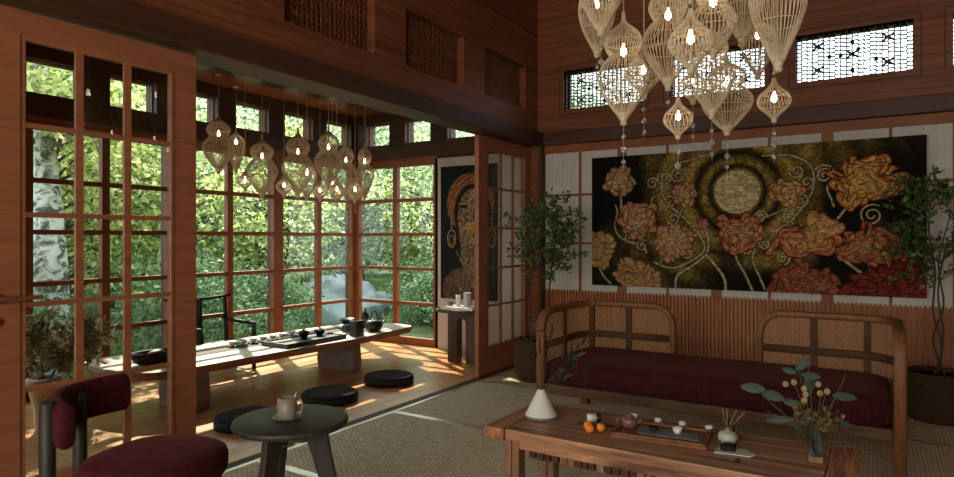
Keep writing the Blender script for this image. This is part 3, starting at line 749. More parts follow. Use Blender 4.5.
m.add(vs, [tuple(range(k-1,-1,-1))]+[(i*k+j, i*k+(j+1)%k, (i+1)*k+(j+1)%k, (i+1)*k+j) for i in range(2) for j in range(k)], 'slab_edge')
m.add([(x*.99, y*.995, .345) for x, y in ep], [tuple(range(k))], 'table_slab')
m.build('tabletop', None, t)
for y in (-1.05, .62):
    l = MB(); vs = []
    for z, e in ((0,.02),(.10,.0),(.285,.02)):
        vs += [(-.08-.0+e, y-.06, z), (.42-e, y-.06, z), (.42-e, y+.06, z), (-.08+e, y+.06, z)]
    l.add(vs, [(3,2,1,0),(8,9,10,11)]+[(i*4+j, i*4+(j+1)%4, i*4+(j+1)%4+4, i*4+j+4) for i in range(2) for j in range(4)]); l.build('leg', 'leg_stone', t, bevel=.01)
SZ = .3455
for (x0, x1, y0, y1, lab) in [(-4.95,-4.66,2.98,4.36,'olive bamboo mat under the row of small white cups'), (-4.98,-4.68,4.45,5.0,'olive bamboo mat at the far end of the tea table')]:
    t = thing('table_runner', lab, 'table mat', ((x0+x1)/2, (y0+y1)/2, SZ)); m = MB(); a, b = (x1-x0)/2, (y1-y0)/2; m.box(-a, a, -b, b, 0, .002)
    q = -b
    while q < b: m.box(-a+.004, a-.004, q, q+.008, .002, .0035); q += .011
    m.build('mat', 'runner', t)
lp = ['leftmost, nearest the door leaf', 'second from the left', 'third from the left', 'fourth from the left', 'fifth from the left', 'sixth from the left', 'rightmost, behind the black tea tray']
for i in range(7):
    y = 3.58+.11*i
    t = thing('tasting_cup', 'small white cone cup on dark saucer on tea table, '+lp[i], 'tea cup', (-4.79, y, SZ+.0037), 0, 'white cups in a row on the tea table')
    MB().lathe([(.020,0),(.045,.004),(.047,.008),(.020,.006)], 20).build('saucer', 'black', t)
    MB().lathe([(.014,.008),(.018,.012),(.040,.050),(.037,.050),(.014,.018)], 20).build('cup', 'white_ceramic', t)
t = thing('black_tea_tray', 'flat black tea tray at the middle of the tea table', 'tray', (-4.475, 4.13, SZ), 0)
m = MB(); m.box(-.17, .17, -.36, .36, 0, .028); 
for (p, q, r_, s_) in ((-.17,.17,-.36,-.345),(-.17,.17,.345,.36),(-.17,-.155,-.36,.36),(.155,.17,-.36,.36)): m.box(p, q, r_, s_, .028, .040)
m.build('tray_body', 'black', t, bevel=.003)
TRZ = SZ+.0285
for (x, y, lab) in [(-4.53, 4.16, 'black lidded tea bowl on the black tray, left one'), (-4.50, 4.33, 'black lidded tea bowl on the black tray, right one')]:
    t = thing('lidded_tea_bowl', lab, 'tea bowl', (x, y, TRZ))
    MB().lathe([(.022,0),(.028,.004),(.050,.040),(.056,.058),(.052,.058),(.02,.02)], 20).build('bowl', 'black', t)
    MB().lathe([(.048,.056),(.030,.068),(.010,.072),(.012,.082),(.004,.084)], 20).build('lid', 'black', t)
t = thing('tea_canister', 'small square black tin at the edge of the far bamboo mat', 'canister', (-4.60, 4.80, SZ)); MB().box(-.035, .035, -.035, .035, 0, .058).build('body', 'black', t, bevel=.003); MB().box(-.037, .037, -.037, .037, .058, .072).build('lid', 'black', t, bevel=.003)
t = thing('tea_box', 'tall black square box on the tea table, left of the round kettle', 'box', (-4.33, 4.66, SZ)); MB().box(-.045, .045, -.055, .055, 0, .115).build('body', 'black', t, bevel=.003); MB().box(-.046, .046, -.056, .056, .116, .148).build('lid', 'black', t, bevel=.003)
t = thing('iron_kettle', 'round black iron kettle with hooped handle at the right of the tea table', 'kettle', (-4.39, 4.98, SZ), 1.0)
MB().lathe([(.055,0),(.055,.010),(.068,.014),(.088,.045),(.090,.075),(.070,.108),(.035,.120)], 28).build('kettle_body', 'iron', t)
MB().lathe([(.036,.119),(.028,.126),(.006,.128),(.008,.138),(.003,.140)], 20).build('lid', 'iron', t)
MB().tube([(.07,0,.075),(.10,0,.088),(.118,0,.112)], [.016,.012,.008], 8).build('spout', 'iron', t)
MB().tube([(.030*math.cos(a), 0, .145+.075*math.sin(a)) if 0 < i < 12 else (.045*math.cos(a), 0, .112) for i, a in enumerate(np.linspace(0, PI, 13))], .006, 6).build('handle', 'iron', t)
t = thing('bottle_vase', 'small round black bottle with a thin neck on the tea table, behind the tall box', 'bottle', (-4.62, 5.10, SZ))
MB().lathe([(.030,0),(.034,.010),(.014,.035),(.014,.075),(.040,.095),(.046,.125),(.035,.155),(.010,.175),(.008,.205),(.012,.212)], 20).build('bottle', 'black', t)
MB().ball((0,0,.222), .011, 8).build('stopper', 'white_ceramic', t)
t = thing('dark_bowl', 'wide black bowl beside the thin-necked bottle on the tea table', 'bowl', (-4.80, 5.02, SZ+.0036)); MB().lathe([(.035,0),(.040,.03),(.075,.075),(.078,.095),(.072,.095),(.03,.03)], 22).build('bowl', 'black', t)
t = thing('glass_pitcher', 'small clear glass pitcher glinting behind the tall black box', 'pitcher', (-4.47, 5.12, SZ)); MB().lathe([(.03,0),(.038,.02),(.034,.07),(.037,.10),(.033,.10),(.030,.07),(.033,.02),(.01,.006)], 20).build('pitcher', 'vase_glass', t)
MB().tube([(.036,0,.09),(.058,0,.08),(.056,0,.04),(.038,0,.03)], .004, 6).build('handle', 'vase_glass', t)
t = thing('log_tray', 'dark carved wooden bowl with a stone on the left end of the tea table', 'bowl', (-4.66, 2.80, SZ), 1.35)
m = MB(); m.lathe([(.09,0),(.13,.02),(.155,.065),(.150,.095),(.135,.09),(.12,.05),(.05,.03)], 24, sx=1.15, sy=.75); m.build('bowl', 'black_wood', t)
MB().ball((.01,0,.072), .05, 10, sx=1.5, sy=.9, sz=.7).build('stone', 'grey_stone', t)
# round floor cushions
for (x, y, lab) in [(-3.715, 2.90, 'round dark floor cushion at the left, partly behind the round side table'), (-3.71, 3.68, 'round dark floor cushion in the middle of the three'), (-3.72, 4.42, 'round dark floor cushion at the right, in front of the table leg')]:
    t = thing('floor_cushion', lab, 'floor cushion', (x, y, 0), 0, 'round floor cushions along the tea table')
    MB().lathe([(.205,0),(.222,.006),(.224,.058),(.218,.064)], 40).build('base', 'black_wood', t)
    MB().lathe([(.212,.0645),(.214,.072),(.206,.078),(.15,.080)], 40).build('pad', 'tea_cushion', t)
# black meditation chair
t = thing('low_armchair', 'low black wooden armchair with open frame behind the tea table', 'chair', (-5.46, 3.88, 0))
def fr(a, b, w_=.028): return MB().bar(a, b, w_, w_)
for y in (-.30, .30):
    fr((.20,y,0),(.20,y,.455)).build('leg', 'black_wood', t); fr((-.22,y,0),(-.26,y,.70)).build('leg', 'black_wood', t)
    fr((-.25,y,.47),(.215,y,.455), .03).build('armrest', 'black_wood', t); fr((-.22,y,.09),(.20,y,.09), .024).build('stretcher', 'black_wood', t)
fr((.20,-.30,.09),(.20,.30,.09), .024).build('stretcher', 'black_wood', t)
MB().tube([(-.26,-.36,.712),(-.275,-.12,.695),(-.275,.12,.695),(-.26,.36,.712)], 1, smooth=False, section=sect(.03,.028)).build('crest_rail', 'black_wood', t)
MB().tube([(-.235,-.02,.25),(-.255,-.02,.45),(-.27,-.02,.69)], 1, smooth=False, section=sect(.16,.018)).build('back_splat', 'black_wood', t)
MB().box(-.24, .22, -.31, .31, .225, .255).build('seat', 'black_wood', t, bevel=.004)
# console beside the doors
t = thing('console_table', 'dark wooden pedestal table with arched slot below the portrait', 'console table', (-3.665, 5.56, 0))
m = MB(); pts = [(-.245,-.16),(.245,-.16),(.245,.16),(-.245,.16)]
m.prism(rpts(0,0,.15,-.305,.21,-.185,.185, 8), .530, .565); m.build('tabletop', 'console_wood', t, bevel=.006)
for s in (-1, 1):
    l = MB(); n_ = 10
    prof = [(s*.06,0),(s*.17,0),(s*.17,.529),(0,.529),(0,.47)]+[(s*.055*math.sin(a), .47-.055*(1-math.cos(a))) for a in np.linspace(.2, PI/2, 6)]
    prof += [(s*.055,.06)]
    vs = [(x, -.05, z) for x, z in prof]+[(x, .05, z) for x, z in prof]; k = len(prof)
    l.add(vs, [tuple(range(k)), tuple(range(2*k-1, k-1, -1))]+[(i, i+k, (i+1)%k+k, (i+1)%k) for i in range(k)]); l.build('leg', 'console_wood', t)
CZ = .5655
t = thing('art_book', 'pale closed book lying flat on the console table', 'book', (-3.66, 5.52, CZ), .05); MB().box(-.19, .19, -.12, .12, 0, .004).build('cover', 'vase_cream', t); MB().box(-.187, .187, -.118, .118, .004, .022).build('pages', 'white_ceramic', t); MB().box(-.19, .19, -.12, .12, .022, .026).build('cover', 'vase_cream', t)
for (x, y, r_, h_, mat, nm, lab) in [(-3.79,5.50,.035,.045,'vase_glass','glass_bowl','small clear glass bowl on the book at left'), (-3.715,5.53,.026,.115,'white_ceramic','slim_vase','slim pale vase on the book, between glass bowl and wide vase'), (-3.60,5.53,.042,.145,'plaster','ribbed_vase','wide ribbed pale vase with a dry twig on the book')]:
    t = thing(nm, lab, 'vase' if 'vase' in nm else 'bowl', (x, y, CZ+.0265)); m = MB()
    if nm == 'ribbed_vase':
        k = 36; lay = [(.85,0),(1,.01),(1,h_-.008),(.93,h_),(.6,h_-.004),(.5,h_-.05)]; vs = []; fs = []
        for s, z in lay:
            for j in range(k): q = r_*s*(1-.07*(j % 2)); vs.append((q*math.cos(2*PI*j/k), q*math.sin(2*PI*j/k), z))
        for i in range(len(lay)-1):
            for j in range(k): fs.append((i*k+j, i*k+(j+1)%k, (i+1)*k+(j+1)%k, (i+1)*k+j))
        fs.append(tuple(range(k-1,-1,-1))); m.add(vs, fs)
        m.build('vase_body', mat, t); sprig(t, (0,0,.12), [(-.05,0,.30),(-.12,0,.26),(.03,0,.34),(.10,.02,.28)], 'wick', 'petal', 5, .025, 5, .0015)
    elif nm == 'slim_vase': m.lathe([(r_*.7,0),(r_,.012),(r_*.85,h_*.6),(r_,h_),(r_*.8,h_),(r_*.5,h_*.5)], 20); m.build('vase_body', mat, t)
    else: m.lathe([(r_*.6,0),(r_,h_*.4),(r_*.9,h_),(r_*.8,h_),(r_*.85,h_*.4),(r_*.3,.006)], 20); m.build('bowl', mat, t)
# ------------------------------------------------------------------ pictures
def painted(name, W_, H_, nx, nz, rgb, parent, depth=.035):
    """canvas: a box whose front is a fine grid carrying the artwork's own colours"""
    MB().box(0, W_, 0, depth, 0, H_).build('canvas', 'black', parent)
    xs = np.linspace(0, W_, nx); zs = np.linspace(0, H_, nz); X, Z = np.meshgrid(xs, zs)
    co = np.stack([X, np.full_like(X, -.0015), Z], -1).reshape(-1, 3).astype(np.float32)
    i = np.arange(nx*nz).reshape(nz, nx); q = np.stack([i[:-1,:-1], i[:-1,1:], i[1:,1:], i[1:,:-1]], -1).reshape(-1, 4)
    me = bpy.data.meshes.new(name); me.vertices.add(len(co)); me.vertices.foreach_set('co', co.ravel())
    me.loops.add(q.size); me.loops.foreach_set('vertex_index', q.ravel().astype(np.int32))
    me.polygons.add(len(q)); me.polygons.foreach_set('loop_start', np.arange(0, q.size, 4, dtype=np.int32))
    me.update(calc_edges=True)
    a = me.color_attributes.new('Art', 'FLOAT_COLOR', 'POINT')
    c = np.concatenate([rgb.reshape(-1, 3), np.ones((nx*nz, 1))], 1).astype(np.float32); a.data.foreach_set('color', c.ravel())
    me.materials.append(M['art']); o = bpy.data.objects.new(name, me); COL.objects.link(o); o.parent = parent; return o
def lerp(a, b, f): return a*(1-f[..., None])+np.array(b)*f[..., None]
def sstep(a, b, x): t = np.clip((x-a)/(b-a), 0, 1); return t*t*(3-2*t)
def vnoise(X, Z, s, seed):
    rng = np.random.default_rng(seed); g = rng.random((90, 90)); x = X*s; z = Z*s; xi = np.floor(x).astype(int) % 89; zi = np.floor(z).astype(int) % 89
    fx = x-np.floor(x); fz = z-np.floor(z); fx = fx*fx*(3-2*fx); fz = fz*fz*(3-2*fz)
    return (g[zi,xi]*(1-fx)+g[zi,xi+1]*fx)*(1-fz)+(g[zi+1,xi]*(1-fx)+g[zi+1,xi+1]*fx)*fz
def stroke(img, X, Z, pts, w, col, edge=(.01,.007,.003)):
    P = []; m_ = len(pts)
    for i in range(m_-1):
        p0, p1, p2, p3 = pts[max(i-1,0)], pts[i], pts[i+1], pts[min(i+2,m_-1)]
        for k in range(6):
            s = k/6; P.append([.5*((2*p1[j])+(-p0[j]+p2[j])*s+(2*p0[j]-5*p1[j]+4*p2[j]-p3[j])*s*s+(-p0[j]+3*p1[j]-3*p2[j]+p3[j])*s**3) for j in (0,1)])
    P.append(list(pts[-1])); P = np.array(P); D = np.full(X.shape, 9.)
    for a, b in zip(P[:-1], P[1:]):
        mk = (X > min(a[0],b[0])-.06) & (X < max(a[0],b[0])+.06) & (Z > min(a[1],b[1])-.06) & (Z < max(a[1],b[1])+.06)
        if not mk.any(): continue
        d = b-a; l2 = max(d@d, 1e-9); t = np.clip(((X[mk]-a[0])*d[0]+(Z[mk]-a[1])*d[1])/l2, 0, 1)
        D[mk] = np.minimum(D[mk], np.hypot(X[mk]-a[0]-t*d[0], Z[mk]-a[1]-t*d[1]))
    img = lerp(img, edge, 1-sstep(w*.8, w*1.5, D)); return lerp(img, col, (1-sstep(w*.55, w*.85, D)))
def spiral(cx, cz, r, turns, a0, n=22): return [(cx+r*(1-.82*k/n)*math.cos(a0+turns*2*PI*k/n), cz+r*(1-.82*k/n)*math.sin(a0+turns*2*PI*k/n)) for k in range(n+1)]
def flower(img, X, Z, cx, cz, r, c_in, c_out, n=9, sx=1., sy=1., rot=0., layers=4):
    dx = (X-cx)+(vnoise(X, Z, 9, int(cx*50))-.5)*.10*r/.2; dz = (Z-cz)+(vnoise(X, Z, 8, int(cz*70)+3)-.5)*.11*r/.2; co, si = math.cos(rot), math.sin(rot)
    u = (dx*co+dz*si)/sx; v = (-dx*si+dz*co)/sy; R = np.hypot(u, v)/r; A = np.arctan2(v, u)
    for L_ in range(layers):
        s = 1-L_*.9/layers; nn = max(4, n-2*L_); ph = L_*1.1
        lob = s*(.80+.20*np.abs(np.cos((A+ph)*nn/2))**.6)
        ins = 1-sstep(lob-.035, lob+.0, R); rad = np.clip((R/lob-.25)/.75, 0, 1)
        pet = np.abs(np.cos((A+ph)*nn/2)); col = lerp(np.broadcast_to(np.array(c_in), X.shape+(3,)).copy(), c_out, sstep(.55, 1.0, rad)*.9)
        f = np.clip((.45+.55*pet)*(.62+.5*np.sin(R*44+L_)**2), 0, 1.2); col = col*f[..., None]
        col = col*(1-.85*(sstep(.88, .96, R/lob)))[..., None]
        img = img*(1-ins[..., None])+col*ins[..., None]
    return img
PW, PH = 2.786, 1.286; nx, nz = 640, 296
X, Z = np.meshgrid(np.linspace(0, PW, nx), np.linspace(0, PH, nz))
img = np.zeros(X.shape+(3,)); nse = vnoise(X, Z, 26, 1)*.5+vnoise(X, Z, 60, 2)*.5; big = vnoise(X, Z, 2.3, 5)
img += np.array((.006,.005,.0035))
rm = np.hypot(X-1.386, (Z-.891)*1.0)
olive = np.array((.13,.085,.018)); halo = np.exp(-((rm-.30)/.75)**2*1.2)*(.45+.9*nse)*(.35+.65*(np.sin(rm*15+1.0)**2))
mask = sstep(.45, .8, big+.45*np.exp(-rm*1.1))
img += olive*(halo*mask)[..., None]*2.3
img = lerp(img, (.006,.005,.003), np.exp(-((rm-.36)/.035)**2)*.9); img = lerp(img, (.006,.005,.003), np.exp(-((rm-.235)/.03)**2)*.95)
moon = 1-sstep(.192, .200, rm); mc = np.array((.52,.40,.20))*(.55+.55*vnoise(X, Z*6, 12, 8))[..., None]; img = img*(1-moon[..., None])+mc*moon[..., None]
G1 = (.33,.27,.16); G2 = (.40,.33,.19)
for pts, w_ in [([(1.111,1.245),(.985,1.207),(.827,1.17),(.732,1.08),(.703,.937),(.78,.79),(.92,.664),(1.058,.503),(1.103,.363),(.966,.249),(.799,.188),(.636,.242)], .013),
    ([(1.60,1.20),(1.70,1.20),(1.83,1.186),(1.95,1.12),(2.00,1.02),(1.99,.88),(1.93,.76),(1.815,.613),(1.73,.56)], .013),
    ([(2.0,1.05),(2.07,1.09),(2.14,1.06),(2.15,.98),(2.10,.90),(2.13,.80),(2.15,.74)], .010), ([(.295,.95),(.31,.80),(.30,.70)], .014), ([(.458,.60),(.47,.50),(.54,.40),(.56,.33)], .014),
    ([(.458,.42),(.30,.48),(.24,.60),(.27,.72),(.25,.80)], .010), ([(.93,.82),(.90,.74),(.86,.64),(.84,.55)], .013), ([(1.094,.58),(1.14,.47),(1.12,.33),(1.0,.22),(.86,.12),(.84,0)], .015),
    ([(1.12,.32),(1.22,.20),(1.28,.10),(1.29,0)], .015), ([(1.40,.42),(1.38,.30),(1.46,.14),(1.52,0)], .014), ([(1.55,.43),(1.52,.28),(1.58,.12),(1.62,.02)], .011),
    ([(.60,.75),(.62,.86),(.70,.90),(.72,1.02),(.70,1.09)], .010), ([(.60,.45),(.68,.38),(.72,.30),(.69,.22)], .009), ([(2.1,.50),(2.18,.34),(2.33,.20),(2.45,.12)], .015),
    ([(2.32,.80),(2.24,.72),(2.18,.64)], .012), ([(1.53,.62),(1.70,.69),(1.86,.76)], .008), ([(0.06,.22),(.12,.10),(.20,.02)], .012), ([(2.4,.26),(2.44,.12),(2.40,.04)], .013), ([(1.82,.62),(1.88,.55),(1.86,.44)], .01)]:
    img = stroke(img, X, Z, pts, w_, G1)
for (cx, cz, r_, tn, a0) in [(.74,1.05,.075,1.6,2.5),(.62,1.0,.06,1.5,0),(.86,1.06,.07,1.6,1),(.78,.83,.07,1.5,3),(.82,.66,.07,1.6,2),(.52,.40,.06,1.4,1),(.40,.47,.065,1.5,0),(1.0,.55,.06,1.5,4),(.95,.33,.055,1.5,2),
    (1.58,.66,.06,1.7,0),(1.95,.95,.07,1.6,2),(1.9,.80,.07,1.6,4),(2.08,1.0,.06,1.5,1),(1.87,1.05,.06,1.5,3),(1.70,.40,.09,1.8,0),(1.62,.42,.05,1.4,2),(2.42,.66,.09,1.8,1),(1.47,.38,.05,1.5,3),(1.76,.30,.06,1.5,5),(1.82,.66,.055,1.5,2)]:
    img = stroke(img, X, Z, spiral(cx, cz, r_, tn, a0), .0075, G2)
CR, RD, OR, GD = (.50,.33,.17), (.40,.085,.04), (.55,.22,.07), (.52,.34,.10)
for a in [(.295,1.053,.16,CR,(.36,.15,.07),9),(.458,.642,.22,CR,(.42,.11,.06),10),(.085,.353,.19,(.48,.30,.12),(.45,.24,.09),13,1,1,0,2),(.468,.075,.23,(.42,.23,.10),(.46,.26,.11),17,1,1,0,2),(.93,.899,.14,CR,(.42,.13,.08),8),
    (.846,.427,.22,(.50,.30,.15),(.48,.20,.10),14,1,.85,0,3),(1.094,.605,.065,(.45,.22,.14),RD,6),(1.407,.52,.22,(.45,.26,.12),(.50,.07,.045),11,1,.8,0,4),(1.792,.875,.15,(.55,.38,.16),(.50,.10,.05),7),(1.712,.518,.075,(.45,.33,.15),RD,8),
    (2.358,.919,.27,(.62,.42,.12),(.52,.10,.03),13,1,.88,0,6),(2.407,.40,.27,(.40,.20,.08),(.42,.055,.03),13,1,.72,0,5)]: img = flower(img, X, Z, *a)
img = flower(img, X, Z, 1.93, .44, .25, (.52,.26,.10), (.45,.09,.04), 6, 1.15, .55, .15, 4)
img = flower(img, X, Z, 2.06, .56, .20, (.55,.30,.11), (.45,.16,.06), 5, .85, .75, .9, 2)
img = flower(img, X, Z, 1.916, .03, .27, (.30,.11,.05), (.30,.045,.03), 19, 1.1, 1, 0, 3)
img = flower(img, X, Z, 2.578, .0, .34, (.20,.035,.02), (.16,.015,.012), 17, 1.1, 1, 0, 3)
img = img*(.6+1.0*nse[..., None])
t = thing('wall_painting', 'large wide dark painting of gold and red flowers around a golden moon', 'painting', (-2.459, 6.10, .830))
painted('painted_surface', PW, PH, nx, nz, img, t)
# portrait in the sunroom
PW2, PH2 = .76, 1.54; n2, m2 = 170, 340
X, Z = np.meshgrid(np.linspace(0, PW2, n2), np.linspace(0, PH2, m2)); img = np.zeros(X.shape+(3,))+np.array((.018,.020,.020))
ns = vnoise(X, Z, 40, 3); ns2 = vnoise(X, Z, 14, 4)
def ell(cx, cz, rx, rz, e0=.92, e1=1.0, rot=0):
    u = (X-cx)*math.cos(rot)+(Z-cz)*math.sin(rot); v = -(X-cx)*math.sin(rot)+(Z-cz)*math.cos(rot); return 1-sstep(e0, e1, np.hypot(u/rx, v/rz))
img = lerp(img, (.40,.18,.07), ell(.41,1.10,.33,.36)); wr = ell(.41,1.10,.33,.36)*(np.sin(np.hypot(X-.62, Z-.9)*70+ns2*3)**2)
img = lerp(img, (.10,.04,.02), wr*.75)
img = lerp(img, (.03,.02,.015), ell(.44,.98,.26,.36)); face = ell(.46,.95,.225,.34)
skin = np.array((.30,.20,.12))*(.35+.9*ns)[..., None]; img = img*(1-face[..., None])+(skin*face[..., None])
img = lerp(img, (.02,.013,.010), ell(.58,.93,.13,.30)*.8)
neck = (1-sstep(.085, .10, np.abs(X-.36-.10*(.7-Z))))*(Z < .80)*(Z > .28); img = lerp(img, (.26,.17,.11), neck*(.5+.5*ns))
sh = ell(.34,.12,.32,.26)*(Z < .45); img = lerp(img, (.16,.10,.065), sh*(.4+.6*ns2))
for cx in (.32,.53): img = lerp(img, (.02,.012,.010), ell(cx,1.07,.055,.020)); img = stroke(img, X, Z, [(cx-.07,1.10),(cx,1.135),(cx+.07,1.115)], .008, (.45,.26,.10))
img = stroke(img, X, Z, [(.43,1.10),(.45,.98),(.41,.93),(.46,.915)], .007, (.42,.26,.13))
img = lerp(img, (.62,.34,.10), ell(.43,.855,.095,.030)); img = lerp(img, (.55,.25,.06), ell(.43,.815,.080,.032)); img = stroke(img, X, Z, [(.35,.845),(.43,.842),(.51,.848)], .004, (.05,.02,.01))
for cx, cz in ((.155,.70),(.70,.70)):
    img = stroke(img, X, Z, [(cx+.055*math.cos(a), cz+.10*math.sin(a)) for a in np.linspace(0, 2*PI, 14)], .009, (.48,.32,.17)); img = stroke(img, X, Z, [(cx+.03*math.cos(a), cz-.02+.055*math.sin(a)) for a in np.linspace(0, 2*PI, 12)], .006, (.40,.26,.14)); img = stroke(img, X, Z, [(cx,.80),(cx-.005,.93)], .010, (.42,.28,.16))
for k in range(5): img = stroke(img, X, Z, [(.22+.05*k,.55-.09*k),(.33+.04*k,.40-.07*k),(.46+.03*k,.36-.08*k)], .006, (.36,.24,.13))
img *= (.6+.6*ns)[..., None]
t = thing('portrait_picture', 'tall dark portrait of a person in an orange headwrap with hoop earrings', 'painting', (-4.35, 6.108, .60)); painted('painted_surface', PW2, PH2, n2, m2, img, t, .03)
# ------------------------------------------------------------------ plants in the rooms
def basket(x, y, r, h, label, loc_seed):
    t = thing('wicker_basket', label, 'basket', (x, y, .0062))
    MB().lathe([(r*.72,0),(r*.90,h*.15),(r,h*.45),(r*.97,h*.75),(r*.80,h*.98),(r*.76,h),(r*.74,h*.97),(r*.72,h*.90)], 40).build('basket_body', 'basket', t)
    MB().lathe([(r*.715,h*.885),(r*.70,h*.90)], 32).build('soil', 'soil', t); return t
basket(-2.65, 5.22, .205, .38, 'dark wicker basket holding the leafy plant, left of the daybed', 1)
basket(.37, 5.62, .25, .345, 'larger dark wicker basket holding the leafy plant, right of the daybed', 2)
def room_plant(name, label, cat, loc, stems, crown, nt_, nl, ls, seed, leafm='leaf_room', stem_r=.009, lw=.6):
    """stems: polylines from the base; crown: (centre, radii) that twigs reach into"""
    t = thing(name, label, cat, loc); rng = np.random.default_rng(seed); m = MB(); P = []; D = []
    for st in stems: m.tube(spl3(st), [stem_r*(1-.6*k/((len(st)-1)*5)) for k in range((len(st)-1)*5+1)], 6)
    allp = [p for st in stems for p in spl3(st)]
    c, rr = crown
    for k in range(nt_):
        v = rng.normal(0, 1, 3); v /= np.linalg.norm(v); q = Vector(np.array(c)+v*np.array(rr)*rng.uniform(.45, 1))
        cand = [p for p in allp if p.z < q.z+.05] or allp; a = min(cand, key=lambda p: (p-q).length+abs(p.z-q.z+.12)*.5)
        mid = (a+q)/2+Vector((0,0,.05)); pts = [a*(1-s)**2+mid*2*s*(1-s)+q*s*s for s in (0,.2,.4,.6,.8,1)]
        m.tube(pts, [stem_r*.35,stem_r*.3,stem_r*.25,stem_r*.2,stem_r*.16,stem_r*.1], 4)
        for j in range(nl):
            s = .3+.7*rng.random(); p = a*(1-s)**2+mid*2*s*(1-s)+q*s*s; P.append(np.array(p)+rng.normal(0, .018, 3)); D.append(np.array((q-a).normalized())*.6+rng.normal(0, .7, 3))
    m.build('stem', 'dark_stem', t); leaves_mesh('foliage', np.array(P), np.array(D), rng.uniform(.6, 1.2, len(P))*ls, leafm, t, W=lw, jitter=.3, seed=seed); return t
def spl3(P, n=5):
    P = [Vector(p) for p in P]; o = []
    for i in range(len(P)-1):
        p0, p1, p2, p3 = P[max(i-1,0)], P[i], P[i+1], P[min(i+2,len(P)-1)]
        for k in range(n):
            s = k/n; o.append(.5*((2*p1)+(p2-p0)*s+(2*p0-5*p1+4*p2-p3)*s*s+(3*p1-p0-3*p2+p3)*s**3))
    return o+[P[-1]]
room_plant('potted_tree', 'slender small-leaved green plant in the basket left of the daybed', 'plant', (-2.65, 5.22, .36),
    [[(-.04,-.02,0),(-.07,.0,.35),(-.02,.0,.75),(.02,.0,1.1),(.0,0,1.5)], [(.05,.02,0),(.10,.05,.3),(.12,.05,.55),(.17,.05,.95),(.20,.03,1.2)]], ((.10,-.02,1.00),(.46,.34,.46)), 95, 18, .046, 21)
room_plant('potted_tree', 'taller green plant on twisted stems in the basket right of the daybed', 'plant', (.37, 5.62, .32),
    [[(-.03,-.02,0),(.02,.0,.2),(-.03,.02,.45),(-.02,.0,.75),(-.06,.0,1.1),(-.02,.0,1.4)], [(.04,.02,0),(-.03,.02,.25),(.03,.0,.5),(.0,.0,.8),(.07,.03,1.15)], [(0,.04,0),(.03,.04,.3),(.0,.04,.6),(.05,.02,.95)]],
    ((-.08,-.06,1.06),(.40,.32,.44)), 70, 15, .045, 22)
t = thing('floor_vase', 'tall pale tapered vase holding a bushy plant behind the left door', 'vase', (-4.76, 2.07, 0))
MB().lathe([(.045,0),(.050,.01),(.055,.15),(.085,.28),(.115,.33),(.110,.355),(.085,.365),(.078,.36),(.085,.33),(.04,.2)], 32).build('vase_body', 'vase_cream', t)
room_plant('leafy_bush', 'bushy brownish-green plant with narrow leaves in the pale floor vase', 'plant', (-4.76, 2.07, .25),
    [[(0,0,0),(.0,.0,.15),(-.05,-.03,.4)],[(.01,0,0),(.05,.05,.15),(.15,.12,.35)],[(0,.01,0),(-.02,.08,.15),(0,.22,.30)]], ((.0,.13,.34),(.30,.36,.24)), 150, 16, .075, 23, 'leaf_bush', .006, .22)
